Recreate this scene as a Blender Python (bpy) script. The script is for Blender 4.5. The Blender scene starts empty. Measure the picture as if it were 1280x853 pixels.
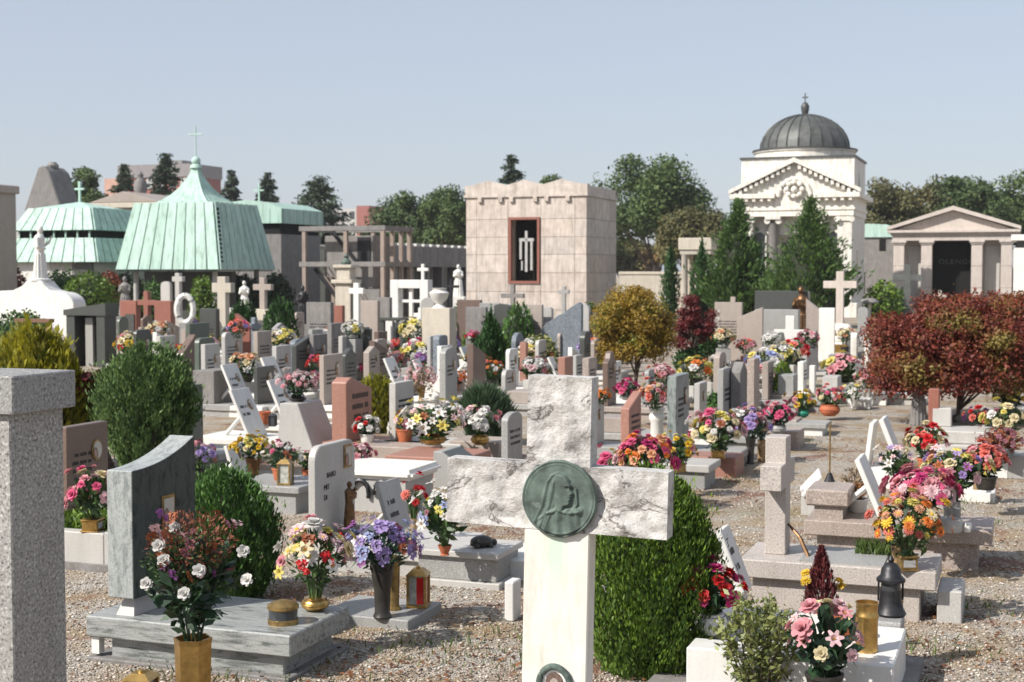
import bpy, bmesh, math, random
import numpy as np
from mathutils import Vector, Matrix
random.seed(7); RS = np.random.RandomState(7)
S = bpy.context.scene
C = S.collection
# ------------------------------------------------------------------ camera
CH, FPX, HOR = 1.75, 1758.0, 340.0          # eye height, focal length and horizon for a 1280 px wide frame
cam_d = bpy.data.cameras.new('camera'); cam = bpy.data.objects.new('camera', cam_d); C.objects.link(cam)
cam_d.sensor_width = 36; cam_d.lens = FPX / 1280 * 36; cam_d.clip_end = 3000; cam_d.clip_start = 0.05
PITCH = math.atan((426.5 - HOR) / FPX)
cam.location = (0, 0, CH); cam.rotation_euler = (math.pi / 2 - PITCH, 0, 0)
cam_d.dof.use_dof = True; cam_d.dof.focus_distance = 5.0; cam_d.dof.aperture_fstop = 7.5
S.camera = cam
# ------------------------------------------------------------------ sky, sun, exposure
SUN_AZ = math.atan2(-0.86, -0.51); SUN_EL = math.radians(41)
W = bpy.data.worlds.new('World'); S.world = W; W.use_nodes = True
wn = W.node_tree.nodes; wl = W.node_tree.links
sky = wn.new('ShaderNodeTexSky'); sky.sky_type = 'NISHITA'; sky.sun_disc = False
sky.sun_elevation = SUN_EL; sky.sun_rotation = SUN_AZ
sky.air_density = 1.0; sky.dust_density = 1.5; sky.ozone_density = 1.3; sky.altitude = 100
hz = wn.new('ShaderNodeMix'); hz.data_type = 'RGBA'; hz.inputs[0].default_value = .66; hz.inputs[7].default_value = (3.95, 4.25, 4.9, 1)   # an even veil of autumn haze over the whole sky
wl.new(sky.outputs[0], hz.inputs[6]); wl.new(hz.outputs[2], wn['Background'].inputs[0]); wn['Background'].inputs[1].default_value = 0.112
sd = bpy.data.lights.new('sun', 'SUN'); sd.energy = 5.0; sd.angle = math.radians(0.6); sd.color = (1, 0.95, 0.88)
sun = bpy.data.objects.new('sun', sd); C.objects.link(sun)
sv = Vector((math.sin(SUN_AZ) * math.cos(SUN_EL), math.cos(SUN_AZ) * math.cos(SUN_EL), math.sin(SUN_EL)))
sun.rotation_euler = sv.to_track_quat('Z', 'Y').to_euler(); sun.location = sv * 50
S.view_settings.view_transform = 'Standard'; S.view_settings.look = 'None'
S.view_settings.gamma = 1; S.view_settings.use_curve_mapping = False
S.view_settings.exposure = 0.42
# ------------------------------------------------------------------ placing: a viewing ray cut with a level plane / a depth
def ray(px, py):
    a = (px - 640) / FPX; b = -(py - 426.5) / FPX
    d = Vector((a, 1, b)); d.rotate(Matrix.Rotation(-PITCH, 3, 'X')); return d
def at(px, py, z=0.0):
    d = ray(px, py); t = (z - CH) / d.z; return Vector((d.x * t, d.y * t, z))
def dep(px, depth, z=0.0):
    return Vector(((px - 640) / FPX * depth, depth, z))
A20 = math.radians(20)
RZ = -A20                                        # the graves' lattice: local x runs right and towards the eye, local y away
# ------------------------------------------------------------------ mesh builder
class MB:
    def __init__(s): s.v = []; s.f = []; s.m = []
    def add(s, vs, fs, mi=0, M=None):
        o = len(s.v)
        s.v += [tuple(M @ Vector(p)) for p in vs] if M is not None else [tuple(p) for p in vs]
        s.f += [tuple(i + o for i in f) for f in fs]; s.m += [mi] * len(fs); return s
    def box(s, x0, x1, y0, y1, z0, z1, mi=0, M=None):
        return s.add([(x0,y0,z0),(x1,y0,z0),(x1,y1,z0),(x0,y1,z0),(x0,y0,z1),(x1,y0,z1),(x1,y1,z1),(x0,y1,z1)],
                     [(0,3,2,1),(4,5,6,7),(0,1,5,4),(1,2,6,5),(2,3,7,6),(3,0,4,7)], mi, M)
    def hexa(s, b, t, mi=0, M=None):             # 4 bottom, 4 top points, counter-clockwise from above
        return s.add(list(b) + list(t), [(0,3,2,1),(4,5,6,7),(0,1,5,4),(1,2,6,5),(2,3,7,6),(3,0,4,7)], mi, M)
    def prism(s, pts, t0, t1, axis='y', mi=0, M=None):   # outline in the plane across axis (counter-clockwise seen from -axis for y)
        n = len(pts)
        if axis == 'y': P = [(a, t0, b) for a, b in pts] + [(a, t1, b) for a, b in pts]
        elif axis == 'x': P = [(t1, a, b) for a, b in pts] + [(t0, a, b) for a, b in pts]
        else: P = [(a, b, t1) for a, b in pts] + [(a, b, t0) for a, b in pts]
        F = [tuple(range(n)), tuple(range(2*n - 1, n - 1, -1))] + [((i+1) % n, i, i + n, (i+1) % n + n) for i in range(n)]
        return s.add(P, F, mi, M)
    def lathe(s, prof, n=16, mi=0, M=None, sx=1, sy=1, cap=True, tw=0):
        P = []; F = []
        for k, (r, z) in enumerate(prof):
            P += [(r*sx*math.cos(2*math.pi*(i + tw)/n), r*sy*math.sin(2*math.pi*(i + tw)/n), z) for i in range(n)]
        for k in range(len(prof) - 1):
            F += [(k*n+i, k*n+(i+1) % n, (k+1)*n+(i+1) % n, (k+1)*n+i) for i in range(n)]
        if cap: F += [tuple(range(n-1, -1, -1)), tuple(range((len(prof)-1)*n, len(prof)*n))]
        return s.add(P, F, mi, M)
    def tube(s, path, rad, n=7, mi=0, M=None):
        path = [Vector(p) for p in path]; k = len(path)
        if not isinstance(rad, (list, tuple)): rad = [rad]*k
        P = []; F = []
        for j, p in enumerate(path):
            d = (path[min(j+1, k-1)] - path[max(j-1, 0)]).normalized()
            a = d.orthogonal().normalized() if abs(d.z) > .9 else d.cross(Vector((0,0,1))).normalized()
            b = d.cross(a)
            P += [tuple(p + (a*math.cos(2*math.pi*i/n) + b*math.sin(2*math.pi*i/n))*rad[j]) for i in range(n)]
        for j in range(k-1): F += [(j*n+i, j*n+(i+1) % n, (j+1)*n+(i+1) % n, (j+1)*n+i) for i in range(n)]
        F += [tuple(range(n-1, -1, -1)), tuple(range((k-1)*n, k*n))]
        return s.add(P, F, mi, M)
    def ball(s, c, r, n=10, mi=0, sx=1, sy=1, sz=1):
        pr = [(max(1e-3, math.sin(math.pi*i/n))*r, -math.cos(math.pi*i/n)*r*sz) for i in range(n+1)]
        return s.lathe(pr, n+2, mi, Matrix.Translation(c), sx, sy)
    def mesh(s, name, mats, bevel=0, smooth=False, seg=1):
        me = bpy.data.meshes.new(name); me.from_pydata(s.v, [], s.f)
        me.polygons.foreach_set('material_index', s.m)
        for m in (mats if isinstance(mats, (list, tuple)) else [mats]): me.materials.append(m)
        bm = bmesh.new(); bm.from_mesh(me)
        bmesh.ops.recalc_face_normals(bm, faces=bm.faces)
        if bevel:
            ed = [e for e in bm.edges if len(e.link_faces) == 2 and e.calc_face_angle(0) > .5]
            bmesh.ops.bevel(bm, geom=ed, offset=bevel, segments=seg, affect='EDGES', clamp_overlap=True)
        bm.to_mesh(me); bm.free()
        if smooth:
            me.polygons.foreach_set('use_smooth', [True]*len(me.polygons))
            try: me.set_sharp_from_angle(angle=math.radians(40))
            except Exception: pass
        return me
    def build(s, name, mats, parent=None, bevel=0, smooth=False, seg=1):
        return link(name, s.mesh(name, mats, bevel, smooth, seg), parent)
def link(name, me, parent=None, loc=None, rot=None, scale=None, mats=None):
    o = bpy.data.objects.new(name, me); C.objects.link(o)
    if parent is not None: o.parent = parent
    if loc is not None: o.location = loc
    if rot is not None: o.rotation_euler = rot
    if scale is not None: o.scale = scale if isinstance(scale, (tuple, list)) else (scale,)*3
    if mats:
        for i, m in enumerate(mats):
            if i < len(o.material_slots): o.material_slots[i].link = 'OBJECT'; o.material_slots[i].material = m
    return o
def tag(o, label, cat, group=None):
    o['label'] = label; o['category'] = cat
    if group: o['group'] = group
    return o
def thing(name, label, cat, loc=(0,0,0), rz=0.0, group=None):
    o = bpy.data.objects.new(name, None); C.objects.link(o); o.location = loc; o.rotation_euler = (0,0,rz); o.empty_display_size = .1
    return tag(o, label, cat, group)
def structure(o): o['kind'] = 'structure'; return o
def stuff(o): o['kind'] = 'stuff'; return o
# ------------------------------------------------------------------ materials
MAT = {}
def newmat(name):
    m = bpy.data.materials.new(name); m.use_nodes = True; MAT[name] = m
    nt = m.node_tree; return m, nt, nt.nodes, nt.links, nt.nodes['Principled BSDF']
def rgba(c): return (c[0], c[1], c[2], 1)
def tc(N, L, kind='Object', scale=(1,1,1)):
    t = N.new('ShaderNodeTexCoord'); mp = N.new('ShaderNodeMapping'); mp.inputs['Scale'].default_value = scale
    L.new(t.outputs[kind], mp.inputs[0]); return mp.outputs[0]
def noise(N, L, vec, scale, detail=4, rough=.6, dist=0):
    n = N.new('ShaderNodeTexNoise'); n.inputs['Scale'].default_value = scale; n.inputs['Detail'].default_value = detail
    n.inputs['Roughness'].default_value = rough; n.inputs['Distortion'].default_value = dist
    L.new(vec, n.inputs['Vector']); return n.outputs['Fac']
def ramp(N, L, fac, stops, interp='LINEAR'):
    r = N.new('ShaderNodeValToRGB'); r.color_ramp.interpolation = interp; e = r.color_ramp.elements
    while len(e) < len(stops): e.new(.5)
    for i, (p, c) in enumerate(stops): e[i].position = p; e[i].color = rgba(c) if len(c) == 3 else c
    L.new(fac, r.inputs[0]); return r.outputs[0]
def mix(N, L, a, b, fac, mode='MIX'):
    m = N.new('ShaderNodeMix'); m.data_type = 'RGBA'; m.blend_type = mode
    for sock, val in ((m.inputs[6], a), (m.inputs[7], b)):
        if isinstance(val, (tuple, list)): sock.default_value = rgba(val)
        else: L.new(val, sock)
    if isinstance(fac, (int, float)): m.inputs[0].default_value = fac
    else: L.new(fac, m.inputs[0])
    return m.outputs[2]
def bump(N, L, bs, h, strength=.3, dist=.01):
    b = N.new('ShaderNodeBump'); b.inputs['Strength'].default_value = strength; b.inputs['Distance'].default_value = dist
    L.new(h, b.inputs['Height']); L.new(b.outputs[0], bs.inputs['Normal'])
def objrand(N):
    return N.new('ShaderNodeObjectInfo').outputs['Random']
def stone(name, base, speck, light, sc=160, rough=.55, blot=.12, amount=.5, bmp=.15, stain=0.25):
    m, nt, N, L, b = newmat(name); v = tc(N, L)
    n1 = noise(N, L, v, sc, 2, .7); n2 = noise(N, L, v, 3.2, 5, .65)
    k = amount
    c = ramp(N, L, n1, [(.30, [base[i]*(1-k)+speck[i]*k for i in range(3)]), (.47, base), (.56, base), (.70, [base[i]*(1-k)+light[i]*k for i in range(3)])])
    dark = [1 - blot*2]*3
    c = mix(N, L, c, ramp(N, L, n2, [(.3, dark), (.62, (1,1,1))]), 1.0, 'MULTIPLY')
    # streaks of old rain and lichen, long in z
    v2 = tc(N, L, 'Object', (9, 9, 1.4)); n3 = noise(N, L, v2, 1.0, 5, .7)
    c = mix(N, L, c, ramp(N, L, n3, [(.45, (1,1,1)), (.75, (1-stain, 1-stain*1.03, 1-stain*1.15))]), 1.0, 'MULTIPLY')
    c = mix(N, L, c, ramp(N, L, objrand(N), [(0, (.86,.86,.86)), (1, (1.0,.98,.95))]), 1.0, 'MULTIPLY')
    L.new(c, b.inputs['Base Color']); b.inputs['Roughness'].default_value = rough
    bump(N, L, b, n1, bmp, .004); return m
def veined(name, base, vein, sc=(6,6,2), rough=.5, k=.75):
    m, nt, N, L, b = newmat(name); v = tc(N, L, 'Object', sc)
    n = noise(N, L, v, 2.2, 7, .66, .7); n2 = noise(N, L, tc(N, L), 120, 2, .6)
    c = ramp(N, L, n, [(.34, vein), (.5, base), (.62, [x*1.12 for x in base]), (.72, vein)])
    c = mix(N, L, c, ramp(N, L, n2, [(.35, (.72,.72,.72)), (.6, (1.05,1.05,1.05))]), k, 'MULTIPLY')
    L.new(c, b.inputs['Base Color']); b.inputs['Roughness'].default_value = rough; bump(N, L, b, n2, .12, .004); return m
def plain(name, col, rough=.5, metal=0.0, var=.15, sc=14, bmp=0.05):
    m, nt, N, L, b = newmat(name); n = noise(N, L, tc(N, L), sc, 5, .65)
    c = ramp(N, L, n, [(.3, [x*(1-var*1.6) for x in col]), (.7, [min(1, x*(1+var)) for x in col])])
    L.new(c, b.inputs['Base Color']); b.inputs['Roughness'].default_value = rough; b.inputs['Metallic'].default_value = metal
    if bmp: bump(N, L, b, n, bmp, .01)
    return m
def leafmat(name, dark, light, trans=.25, rough=.6, patch=2.0, alt=None):
    m, nt, N, L, b = newmat(name)
    g = N.new('ShaderNodeNewGeometry'); r = g.outputs['Random Per Island']
    c = ramp(N, L, r, [(0, dark), (1, light)])
    n = noise(N, L, tc(N, L), patch, 3, .6)
    if alt: c = mix(N, L, c, alt, ramp(N, L, n, [(.52, (0,0,0)), (.66, (1,1,1))]))
    c = mix(N, L, c, ramp(N, L, n, [(.3, (.62,.66,.62)), (.7, (1.18,1.15,1.0))]), 1.0, 'MULTIPLY')
    c = mix(N, L, c, ramp(N, L, objrand(N), [(0, (.85,.88,.85)), (1, (1.1,1.05,1.0))]), 1.0, 'MULTIPLY')
    L.new(c, b.inputs['Base Color']); b.inputs['Roughness'].default_value = rough
    t = N.new('ShaderNodeBsdfTranslucent'); L.new(c, t.inputs[0]); ms = N.new('ShaderNodeMixShader'); ms.inputs[0].default_value = trans
    L.new(b.outputs[0], ms.inputs[1]); L.new(t.outputs[0], ms.inputs[2]); L.new(ms.outputs[0], N['Material Output'].inputs[0])
    return m
white = stone('white_marble', (.74,.73,.70), (.5,.5,.5), (.85,.85,.84), 60, .45, .04, .25, .05, .12)
cream = stone('cream_stone', (.52,.475,.40), (.45,.4,.33), (.72,.67,.58), 70, .6, .08, .4, .12, .2)
beige = stone('beige_stone', (.36,.31,.275), (.34,.28,.24), (.6,.53,.47), 120, .55, .06, .5, .1, .12)
grey = stone('grey_granite', (.32,.32,.31), (.14,.14,.14), (.62,.62,.60), 150, .5, .05, .75, .1, .12)
greyw = stone('pale_granite', (.46,.45,.43), (.28,.27,.26), (.72,.71,.68), 170, .5, .05, .6, .1, .12)
coarse = stone('coarse_granite', (.31,.305,.295), (.06,.06,.06), (.58,.57,.55), 105, .6, .06, .95, .25, .15)
pinkish = stone('rosy_granite', (.36,.30,.265), (.13,.1,.09), (.66,.6,.55), 110, .5, .07, .8, .12, .12)
rosyp = stone('pale_rosy_granite', (.47,.425,.39), (.16,.13,.12), (.68,.64,.6), 120, .5, .06, .8, .12, .12)
pink = stone('pink_granite', (.36,.175,.13), (.25,.12,.1), (.58,.4,.33), 130, .5, .06, .7, .1, .12)
redg = stone('red_granite', (.27,.10,.07), (.2,.07,.05), (.45,.25,.2), 130, .5, .06, .6, .1, .15)
brown = stone('brown_granite', (.16,.11,.09), (.06,.04,.035), (.28,.2,.17), 140, .4, .08, .7, .1, .1)
darkg = stone('dark_granite', (.07,.075,.07), (.025,.025,.025), (.16,.17,.16), 150, .35, .05, .7, .05, .1)
darkgreen = stone('dark_green_granite', (.09,.115,.095), (.03,.04,.035), (.2,.24,.2), 150, .4, .06, .7, .05, .1)
blueg = stone('blue_grey_granite', (.17,.2,.235), (.06,.075,.09), (.4,.43,.46), 60, .6, .1, .8, .3, .15)
concrete = stone('grey_concrete', (.22,.21,.205), (.22,.21,.2), (.4,.38,.37), 40, .8, .12, .5, .15, .3)
rosec = stone('rosy_concrete', (.31,.25,.215), (.3,.24,.2), (.52,.45,.4), 60, .8, .1, .5, .15, .3)
trav = [stone('travertine_%d' % i, c, (.45,.34,.28), (.72,.62,.54), 30, .6, .14, .4, .1, .42) for i, c in
        enumerate([(.57,.50,.45), (.55,.475,.425), (.585,.525,.48)])]
ivory = stone('ivory_stone', (.78,.755,.70), (.5,.45,.38), (.8,.78,.73), 30, .7, .07, .3, .1, .42)
temple_m = stone('temple_stone', (.55,.49,.45), (.42,.36,.31), (.66,.58,.52), 60, .6, .07, .4, .1, .2)
gneiss = veined('grey_gneiss', (.29,.30,.29), (.10,.11,.105), (2.6, 16, 20), .4)
gneissv = veined('upright_gneiss', (.24,.265,.255), (.08,.10,.095), (16, 10, 5), .4)
bronze = plain('bronze', (.16,.09,.045), .4, .8, .35, 30)
brass = plain('brass', (.52,.33,.11), .32, .9, .2, 25)
brassd = plain('dull_brass', (.34,.23,.09), .45, .8, .3, 25)
verd = plain('verdigris_bronze', (.095,.13,.11), .68, .15, .4, 18, .1)
iron = plain('dark_iron', (.035,.035,.038), .45, .6, .3, 30)
black = plain('black_void', (.004,.004,.004), .95, 0, .2, 20)
lead = plain('lead_sheet', (.1,.105,.10), .55, .3, .25, 3, .05)
leadl = plain('lead_seam', (.07,.072,.07), .5, .3, .2, 8)
plastic_red = plain('red_glass', (.55,.012,.012), .15, 0, .05)
terra = plain('terracotta', (.42,.12,.05), .75, 0, .15, 20)
whitepot = plain('white_plastic', (.78,.77,.74), .35, 0, .04)
darkpot = plain('dark_pot', (.045,.04,.035), .4, .2, .3)
tanpot = plain('tan_vase', (.36,.24,.12), .5, .3, .2)
greenpot = plain('green_pot', (.02,.22,.14), .5, 0, .1)
wood = plain('weathered_wood', (.17,.09,.055), .8, 0, .3, 30, .2)
bark = plain('bark', (.09,.065,.05), .9, 0, .4, 25, .5)
brick = plain('brick_wall', (.27,.10,.08), .9, 0, .12, 3)
plaster = plain('grey_plaster', (.22,.205,.205), .9, 0, .1, 2)
glass_d = plain('dark_window', (.05,.055,.06), .15, 0, .2)
steelw = plain('white_metal', (.45,.45,.44), .4, .3, .1)
soil = plain('soil', (.07,.05,.035), .95, 0, .35, 40, .5)
whitegrav = plain('white_gravel', (.6,.6,.58), .9, 0, .3, 160, .8)
ceramic = None
def photo_mat():
    m, nt, N, L, b = newmat('portrait_print'); v = tc(N, L, 'Generated')
    # a dim head-and-shoulders print, nobody in particular
    mp = N.new('ShaderNodeMapping'); L.new(v, mp.inputs[0]); mp.inputs['Location'].default_value = (0, -.5, -.52)
    g = N.new('ShaderNodeTexGradient'); g.gradient_type = 'SPHERICAL'; mp.inputs['Scale'].default_value = (0, 2.4, 1.9)
    L.new(mp.outputs[0], g.inputs[0])
    c = ramp(N, L, g.outputs['Fac'], [(.18, (.42,.4,.36)), (.3, (.09,.07,.06)), (.6, (.3,.19,.14))])
    L.new(c, b.inputs['Base Color']); b.inputs['Roughness'].default_value = .2; return m
ceramic = photo_mat()
def copper(name, col):
    m, nt, N, L, b = newmat(name); v = tc(N, L, 'Object', (2.5, 2.5, .5)); n = noise(N, L, v, 1.6, 6, .65)
    c = ramp(N, L, n, [(.28, [x*.72 for x in col]), (.5, col), (.72, [min(1, x*1.14) for x in col])])
    n2 = noise(N, L, tc(N, L, 'Object', (7, 7, .35)), 1.5, 4, .6)
    c = mix(N, L, c, ramp(N, L, n2, [(.52, (1,1,1)), (.74, (.5,.55,.47))]), 1.0, 'MULTIPLY')
    c = mix(N, L, c, ramp(N, L, objrand(N), [(0, (.9,.92,.9)), (1, (1.04,1.02,1.03))]), 1.0, 'MULTIPLY')
    L.new(c, b.inputs['Base Color']); b.inputs['Roughness'].default_value = .65; return m
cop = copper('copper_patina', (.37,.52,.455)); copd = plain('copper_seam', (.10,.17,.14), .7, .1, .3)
def marble_cross_mats():
    m, nt, N, L, b = newmat('hewn_marble'); v = tc(N, L)
    n1 = noise(N, L, v, 6, 8, .7, .4); n2 = noise(N, L, v, 42, 6, .72); n3 = noise(N, L, tc(N, L, 'Object', (6,6,8)), .9, 7, .68, .9)
    c = ramp(N, L, n1, [(.33, (.22,.21,.2)), (.44, (.5,.485,.465)), (.7, (.62,.61,.585))])
    c = mix(N, L, c, ramp(N, L, n3, [(.37, (1,1,1)), (.40, (.2,.18,.17)), (.43, (1,1,1))]), 1.0, 'MULTIPLY')
    c = mix(N, L, c, ramp(N, L, n2, [(.35, (.75,.73,.7)), (.55, (1,1,1))]), 1.0, 'MULTIPLY')
    L.new(c, b.inputs['Base Color']); b.inputs['Roughness'].default_value = .8
    bump(N, L, b, n2, .8, .016)
    m2, nt, N, L, b = newmat('smooth_marble'); v = tc(N, L)
    n1 = noise(N, L, v, 5, 6, .6); n2 = noise(N, L, tc(N, L, 'Object', (30, 30, 3)), 1.0, 4, .6)
    c = ramp(N, L, n1, [(.3, (.58,.55,.47)), (.6, (.68,.66,.61))])
    c = mix(N, L, c, (.38,.33,.26), ramp(N, L, noise(N, L, tc(N, L, 'Object', (14,14,2.5)), 1.4, 7, .75, .6), [(.5, (0,0,0)), (.78, (.7,.7,.7))]))
    # the green run-off under the bronze: a stain of its own shape
    sx = N.new('ShaderNodeSeparateXYZ'); L.new(v, sx.inputs[0])
    mm = N.new('ShaderNodeMath'); mm.operation = 'ABSOLUTE'; L.new(sx.outputs[0], mm.inputs[0])
    m3 = N.new('ShaderNodeMath'); m3.operation = 'MULTIPLY_ADD'; L.new(n2, m3.inputs[0]); m3.inputs[1].default_value = -.03; L.new(mm.outputs[0], m3.inputs[2])
    f = ramp(N, L, m3.outputs[0], [(.0, (1,1,1)), (.028, (0,0,0))])
    zr = N.new('ShaderNodeMapRange'); zr.inputs[1].default_value = .62; zr.inputs[2].default_value = .85; L.new(sx.outputs[2], zr.inputs[0])
    fz = N.new('ShaderNodeMath'); fz.operation = 'MULTIPLY'; L.new(f, fz.inputs[0]); L.new(zr.outputs[0], fz.inputs[1])
    fz2 = N.new('ShaderNodeMath'); fz2.operation = 'MULTIPLY'; L.new(fz.outputs[0], fz2.inputs[0]); fz2.inputs[1].default_value = .6
    c = mix(N, L, c, (.42,.6,.47), fz2.outputs[0])
    L.new(c, b.inputs['Base Color']); b.inputs['Roughness'].default_value = .5
    return m, m2
hewn, smoothm = marble_cross_mats()
def ground_mat():
    m, nt, N, L, b = newmat('gravel_ground'); v = tc(N, L)
    vo = N.new('ShaderNodeTexVoronoi'); vo.inputs['Scale'].default_value = 95; L.new(v, vo.inputs['Vector'])
    sep = N.new('ShaderNodeSeparateColor'); L.new(vo.outputs['Color'], sep.inputs[0])
    c = ramp(N, L, sep.outputs[0], [(0, (.19,.17,.15)), (.35, (.31,.285,.25)), (.7, (.41,.385,.345)), (1, (.6,.58,.55))])
    fine = noise(N, L, v, 190, 3, .7)
    c = mix(N, L, c, ramp(N, L, fine, [(.3, (.6,.57,.52)), (.6, (1.05,1.03,1))]), 1.0, 'MULTIPLY')
    big = noise(N, L, v, .55, 6, .62); mid = noise(N, L, v, 2.3, 6, .7); mid2 = noise(N, L, v, 1.3, 6, .72, .4)
    c = mix(N, L, c, (.27,.19,.105), ramp(N, L, mid, [(.44, (0,0,0)), (.6, (.85,.85,.85))]))        # straw and dust
    c = mix(N, L, c, (.16,.066,.036), ramp(N, L, mid2, [(.535, (0,0,0)), (.62, (.85,.85,.85))]))           # leaf litter
    c = mix(N, L, c, (.16,.14,.06), ramp(N, L, big, [(.54, (0,0,0)), (.68, (.6,.6,.6))]))           # thin grass
    L.new(c, b.inputs['Base Color']); b.inputs['Roughness'].default_value = .95
    bump(N, L, b, vo.outputs['Distance'], .8, .012); return m
gmat = ground_mat()
# foliage
L_thuja = leafmat('thuja_green', (.04,.10,.012), (.18,.28,.03), .2, .6, 4)
L_green = leafmat('clipped_green', (.035,.095,.022), (.11,.23,.05), .2, .55, 4)
L_dark = leafmat('shrub_green', (.04,.09,.026), (.15,.25,.075), .2, .7, 5)
L_gold = leafmat('golden_conifer', (.15,.16,.01), (.42,.38,.03), .3, .6, 3)
L_cyp = leafmat('cypress_green', (.015,.055,.012), (.045,.12,.025), .2, .6, 4)
L_grey = leafmat('grey_green_spikes', (.035,.07,.04), (.09,.15,.08), .2, .6, 4)
L_redm = leafmat('red_maple', (.09,.014,.014), (.34,.065,.04), .35, .6, 1.8, (.22,.17,.045))
L_crim = leafmat('crimson_shrub', (.07,.008,.012), (.24,.025,.03), .3, .6, 3)
L_autumn = leafmat('autumn_maple', (.2,.13,.02), (.5,.31,.04), .35, .6, 3, (.18,.2,.03))
L_far = leafmat('far_tree', (.045,.085,.028), (.12,.175,.05), .2, .7, .25)
L_far2 = leafmat('far_turning_tree', (.07,.08,.03), (.17,.155,.06), .2, .7, .3, (.15,.09,.035))
L_con = leafmat('far_conifer', (.022,.045,.028), (.055,.085,.045), .15, .7, .5)
L_jun = leafmat('juniper_green', (.03,.085,.02), (.11,.19,.045), .2, .6, .8)
L_lite = leafmat('variegated_leaf', (.10,.13,.03), (.38,.40,.16), .3, .5, 6)
L_bq = leafmat('bouquet_leaf', (.02,.055,.02), (.09,.16,.05), .25, .45, 9)
L_bqd = leafmat('dark_bouquet_leaf', (.012,.035,.02), (.04,.09,.045), .2, .4, 9)
L_rust = leafmat('rust_filler', (.13,.03,.02), (.32,.12,.07), .2, .7, 9)
L_plume = leafmat('dark_red_plume', (.07,.008,.012), (.17,.025,.03), .15, .8, 9)
L_succ = leafmat('rusty_succulent', (.13,.05,.012), (.34,.14,.03), .2, .6, 9)
L_straw = leafmat('dry_twig', (.2,.13,.09), (.42,.32,.25), .2, .7, 9)
L_grass = leafmat('grass', (.05,.09,.015), (.14,.2,.04), .3, .6, 2)
L_litter = leafmat('fallen_leaves', (.08,.03,.015), (.26,.11,.05), .1, .8, 2)
core_m = plain('dark_core', (.02,.026,.012), .95, 0, .3, 20)  # near-black solid added inside foliage, standing in for its shaded depth
PET = {}
def petal(name, col, edge=None):
    m, nt, N, L, b = newmat(name)
    g = N.new('ShaderNodeNewGeometry'); c = ramp(N, L, g.outputs['Random Per Island'], [(0, [x*.72 for x in col]), (1, [min(.9, x*1.1) for x in col])])
    c = mix(N, L, c, ramp(N, L, objrand(N), [(0, (.82,.82,.82)), (1, (1.05,1.05,1.05))]), 1.0, 'MULTIPLY')
    L.new(c, b.inputs['Base Color']); b.inputs['Roughness'].default_value = .6
    t = N.new('ShaderNodeBsdfTranslucent'); L.new(c, t.inputs[0]); ms = N.new('ShaderNodeMixShader'); ms.inputs[0].default_value = .3
    L.new(b.outputs[0], ms.inputs[1]); L.new(t.outputs[0], ms.inputs[2]); L.new(ms.outputs[0], N['Material Output'].inputs[0]); PET[name] = m
for nm, col in dict(white=(.76,.74,.70), cream=(.72,.62,.38), yellow=(.72,.47,.03), lemon=(.72,.62,.16), orange=(.72,.2,.03), red=(.56,.012,.014),
                    pink=(.66,.10,.22), rose=(.70,.30,.33), pale=(.74,.50,.52), coral=(.68,.16,.12), lilac=(.38,.28,.55), purple=(.30,.10,.30),
                    magenta=(.5,.03,.16), peach=(.72,.36,.20), mauve=(.36,.13,.17), rust=(.34,.10,.04), blue=(.32,.36,.58)).items(): petal(nm, col)
# ------------------------------------------------------------------ leaves
def unit(a): return a / np.maximum(1e-9, np.linalg.norm(a, axis=1, keepdims=True))
def leaves_mesh(name, P, D, Nn, ln, wd, mats, mi=None, fold=0.0):
    n = len(P); D = unit(D); X = unit(np.cross(D, Nn)); Z = np.cross(X, D)
    ln = np.broadcast_to(np.asarray(ln, float).reshape(-1, 1), (n, 1)); wd = np.broadcast_to(np.asarray(wd, float).reshape(-1, 1), (n, 1))
    V = np.empty((n, 4, 3)); V[:,0] = P - D*ln*.5; V[:,1] = P + X*wd*.5 + Z*wd*fold - D*ln*.05; V[:,2] = P + D*ln*.5; V[:,3] = P - X*wd*.5 + Z*wd*fold - D*ln*.05
    me = bpy.data.meshes.new(name); me.vertices.add(4*n); me.vertices.foreach_set('co', V.ravel())
    me.loops.add(4*n); me.loops.foreach_set('vertex_index', np.arange(4*n, dtype=np.int32))
    me.polygons.add(n); me.polygons.foreach_set('loop_start', np.arange(0, 4*n, 4, dtype=np.int32)); me.polygons.foreach_set('loop_total', np.full(n, 4, np.int32))
    for m in (mats if isinstance(mats, (list, tuple)) else [mats]): me.materials.append(m)
    if mi is not None: me.polygons.foreach_set('material_index', mi.astype(np.int32))
    me.update(calc_edges=True); return me
def rnd(n): return unit(RS.normal(size=(n, 3)))
def egg(t, top=.55, bot=.45):                       # radius of a clipped bush at height fraction t
    return np.where(t < bot, np.sqrt(np.maximum(0, 1 - ((bot - t)/bot*.82)**2)), np.sqrt(np.maximum(0, 1 - ((t - bot)/(1 - bot))**2.4)))
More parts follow.
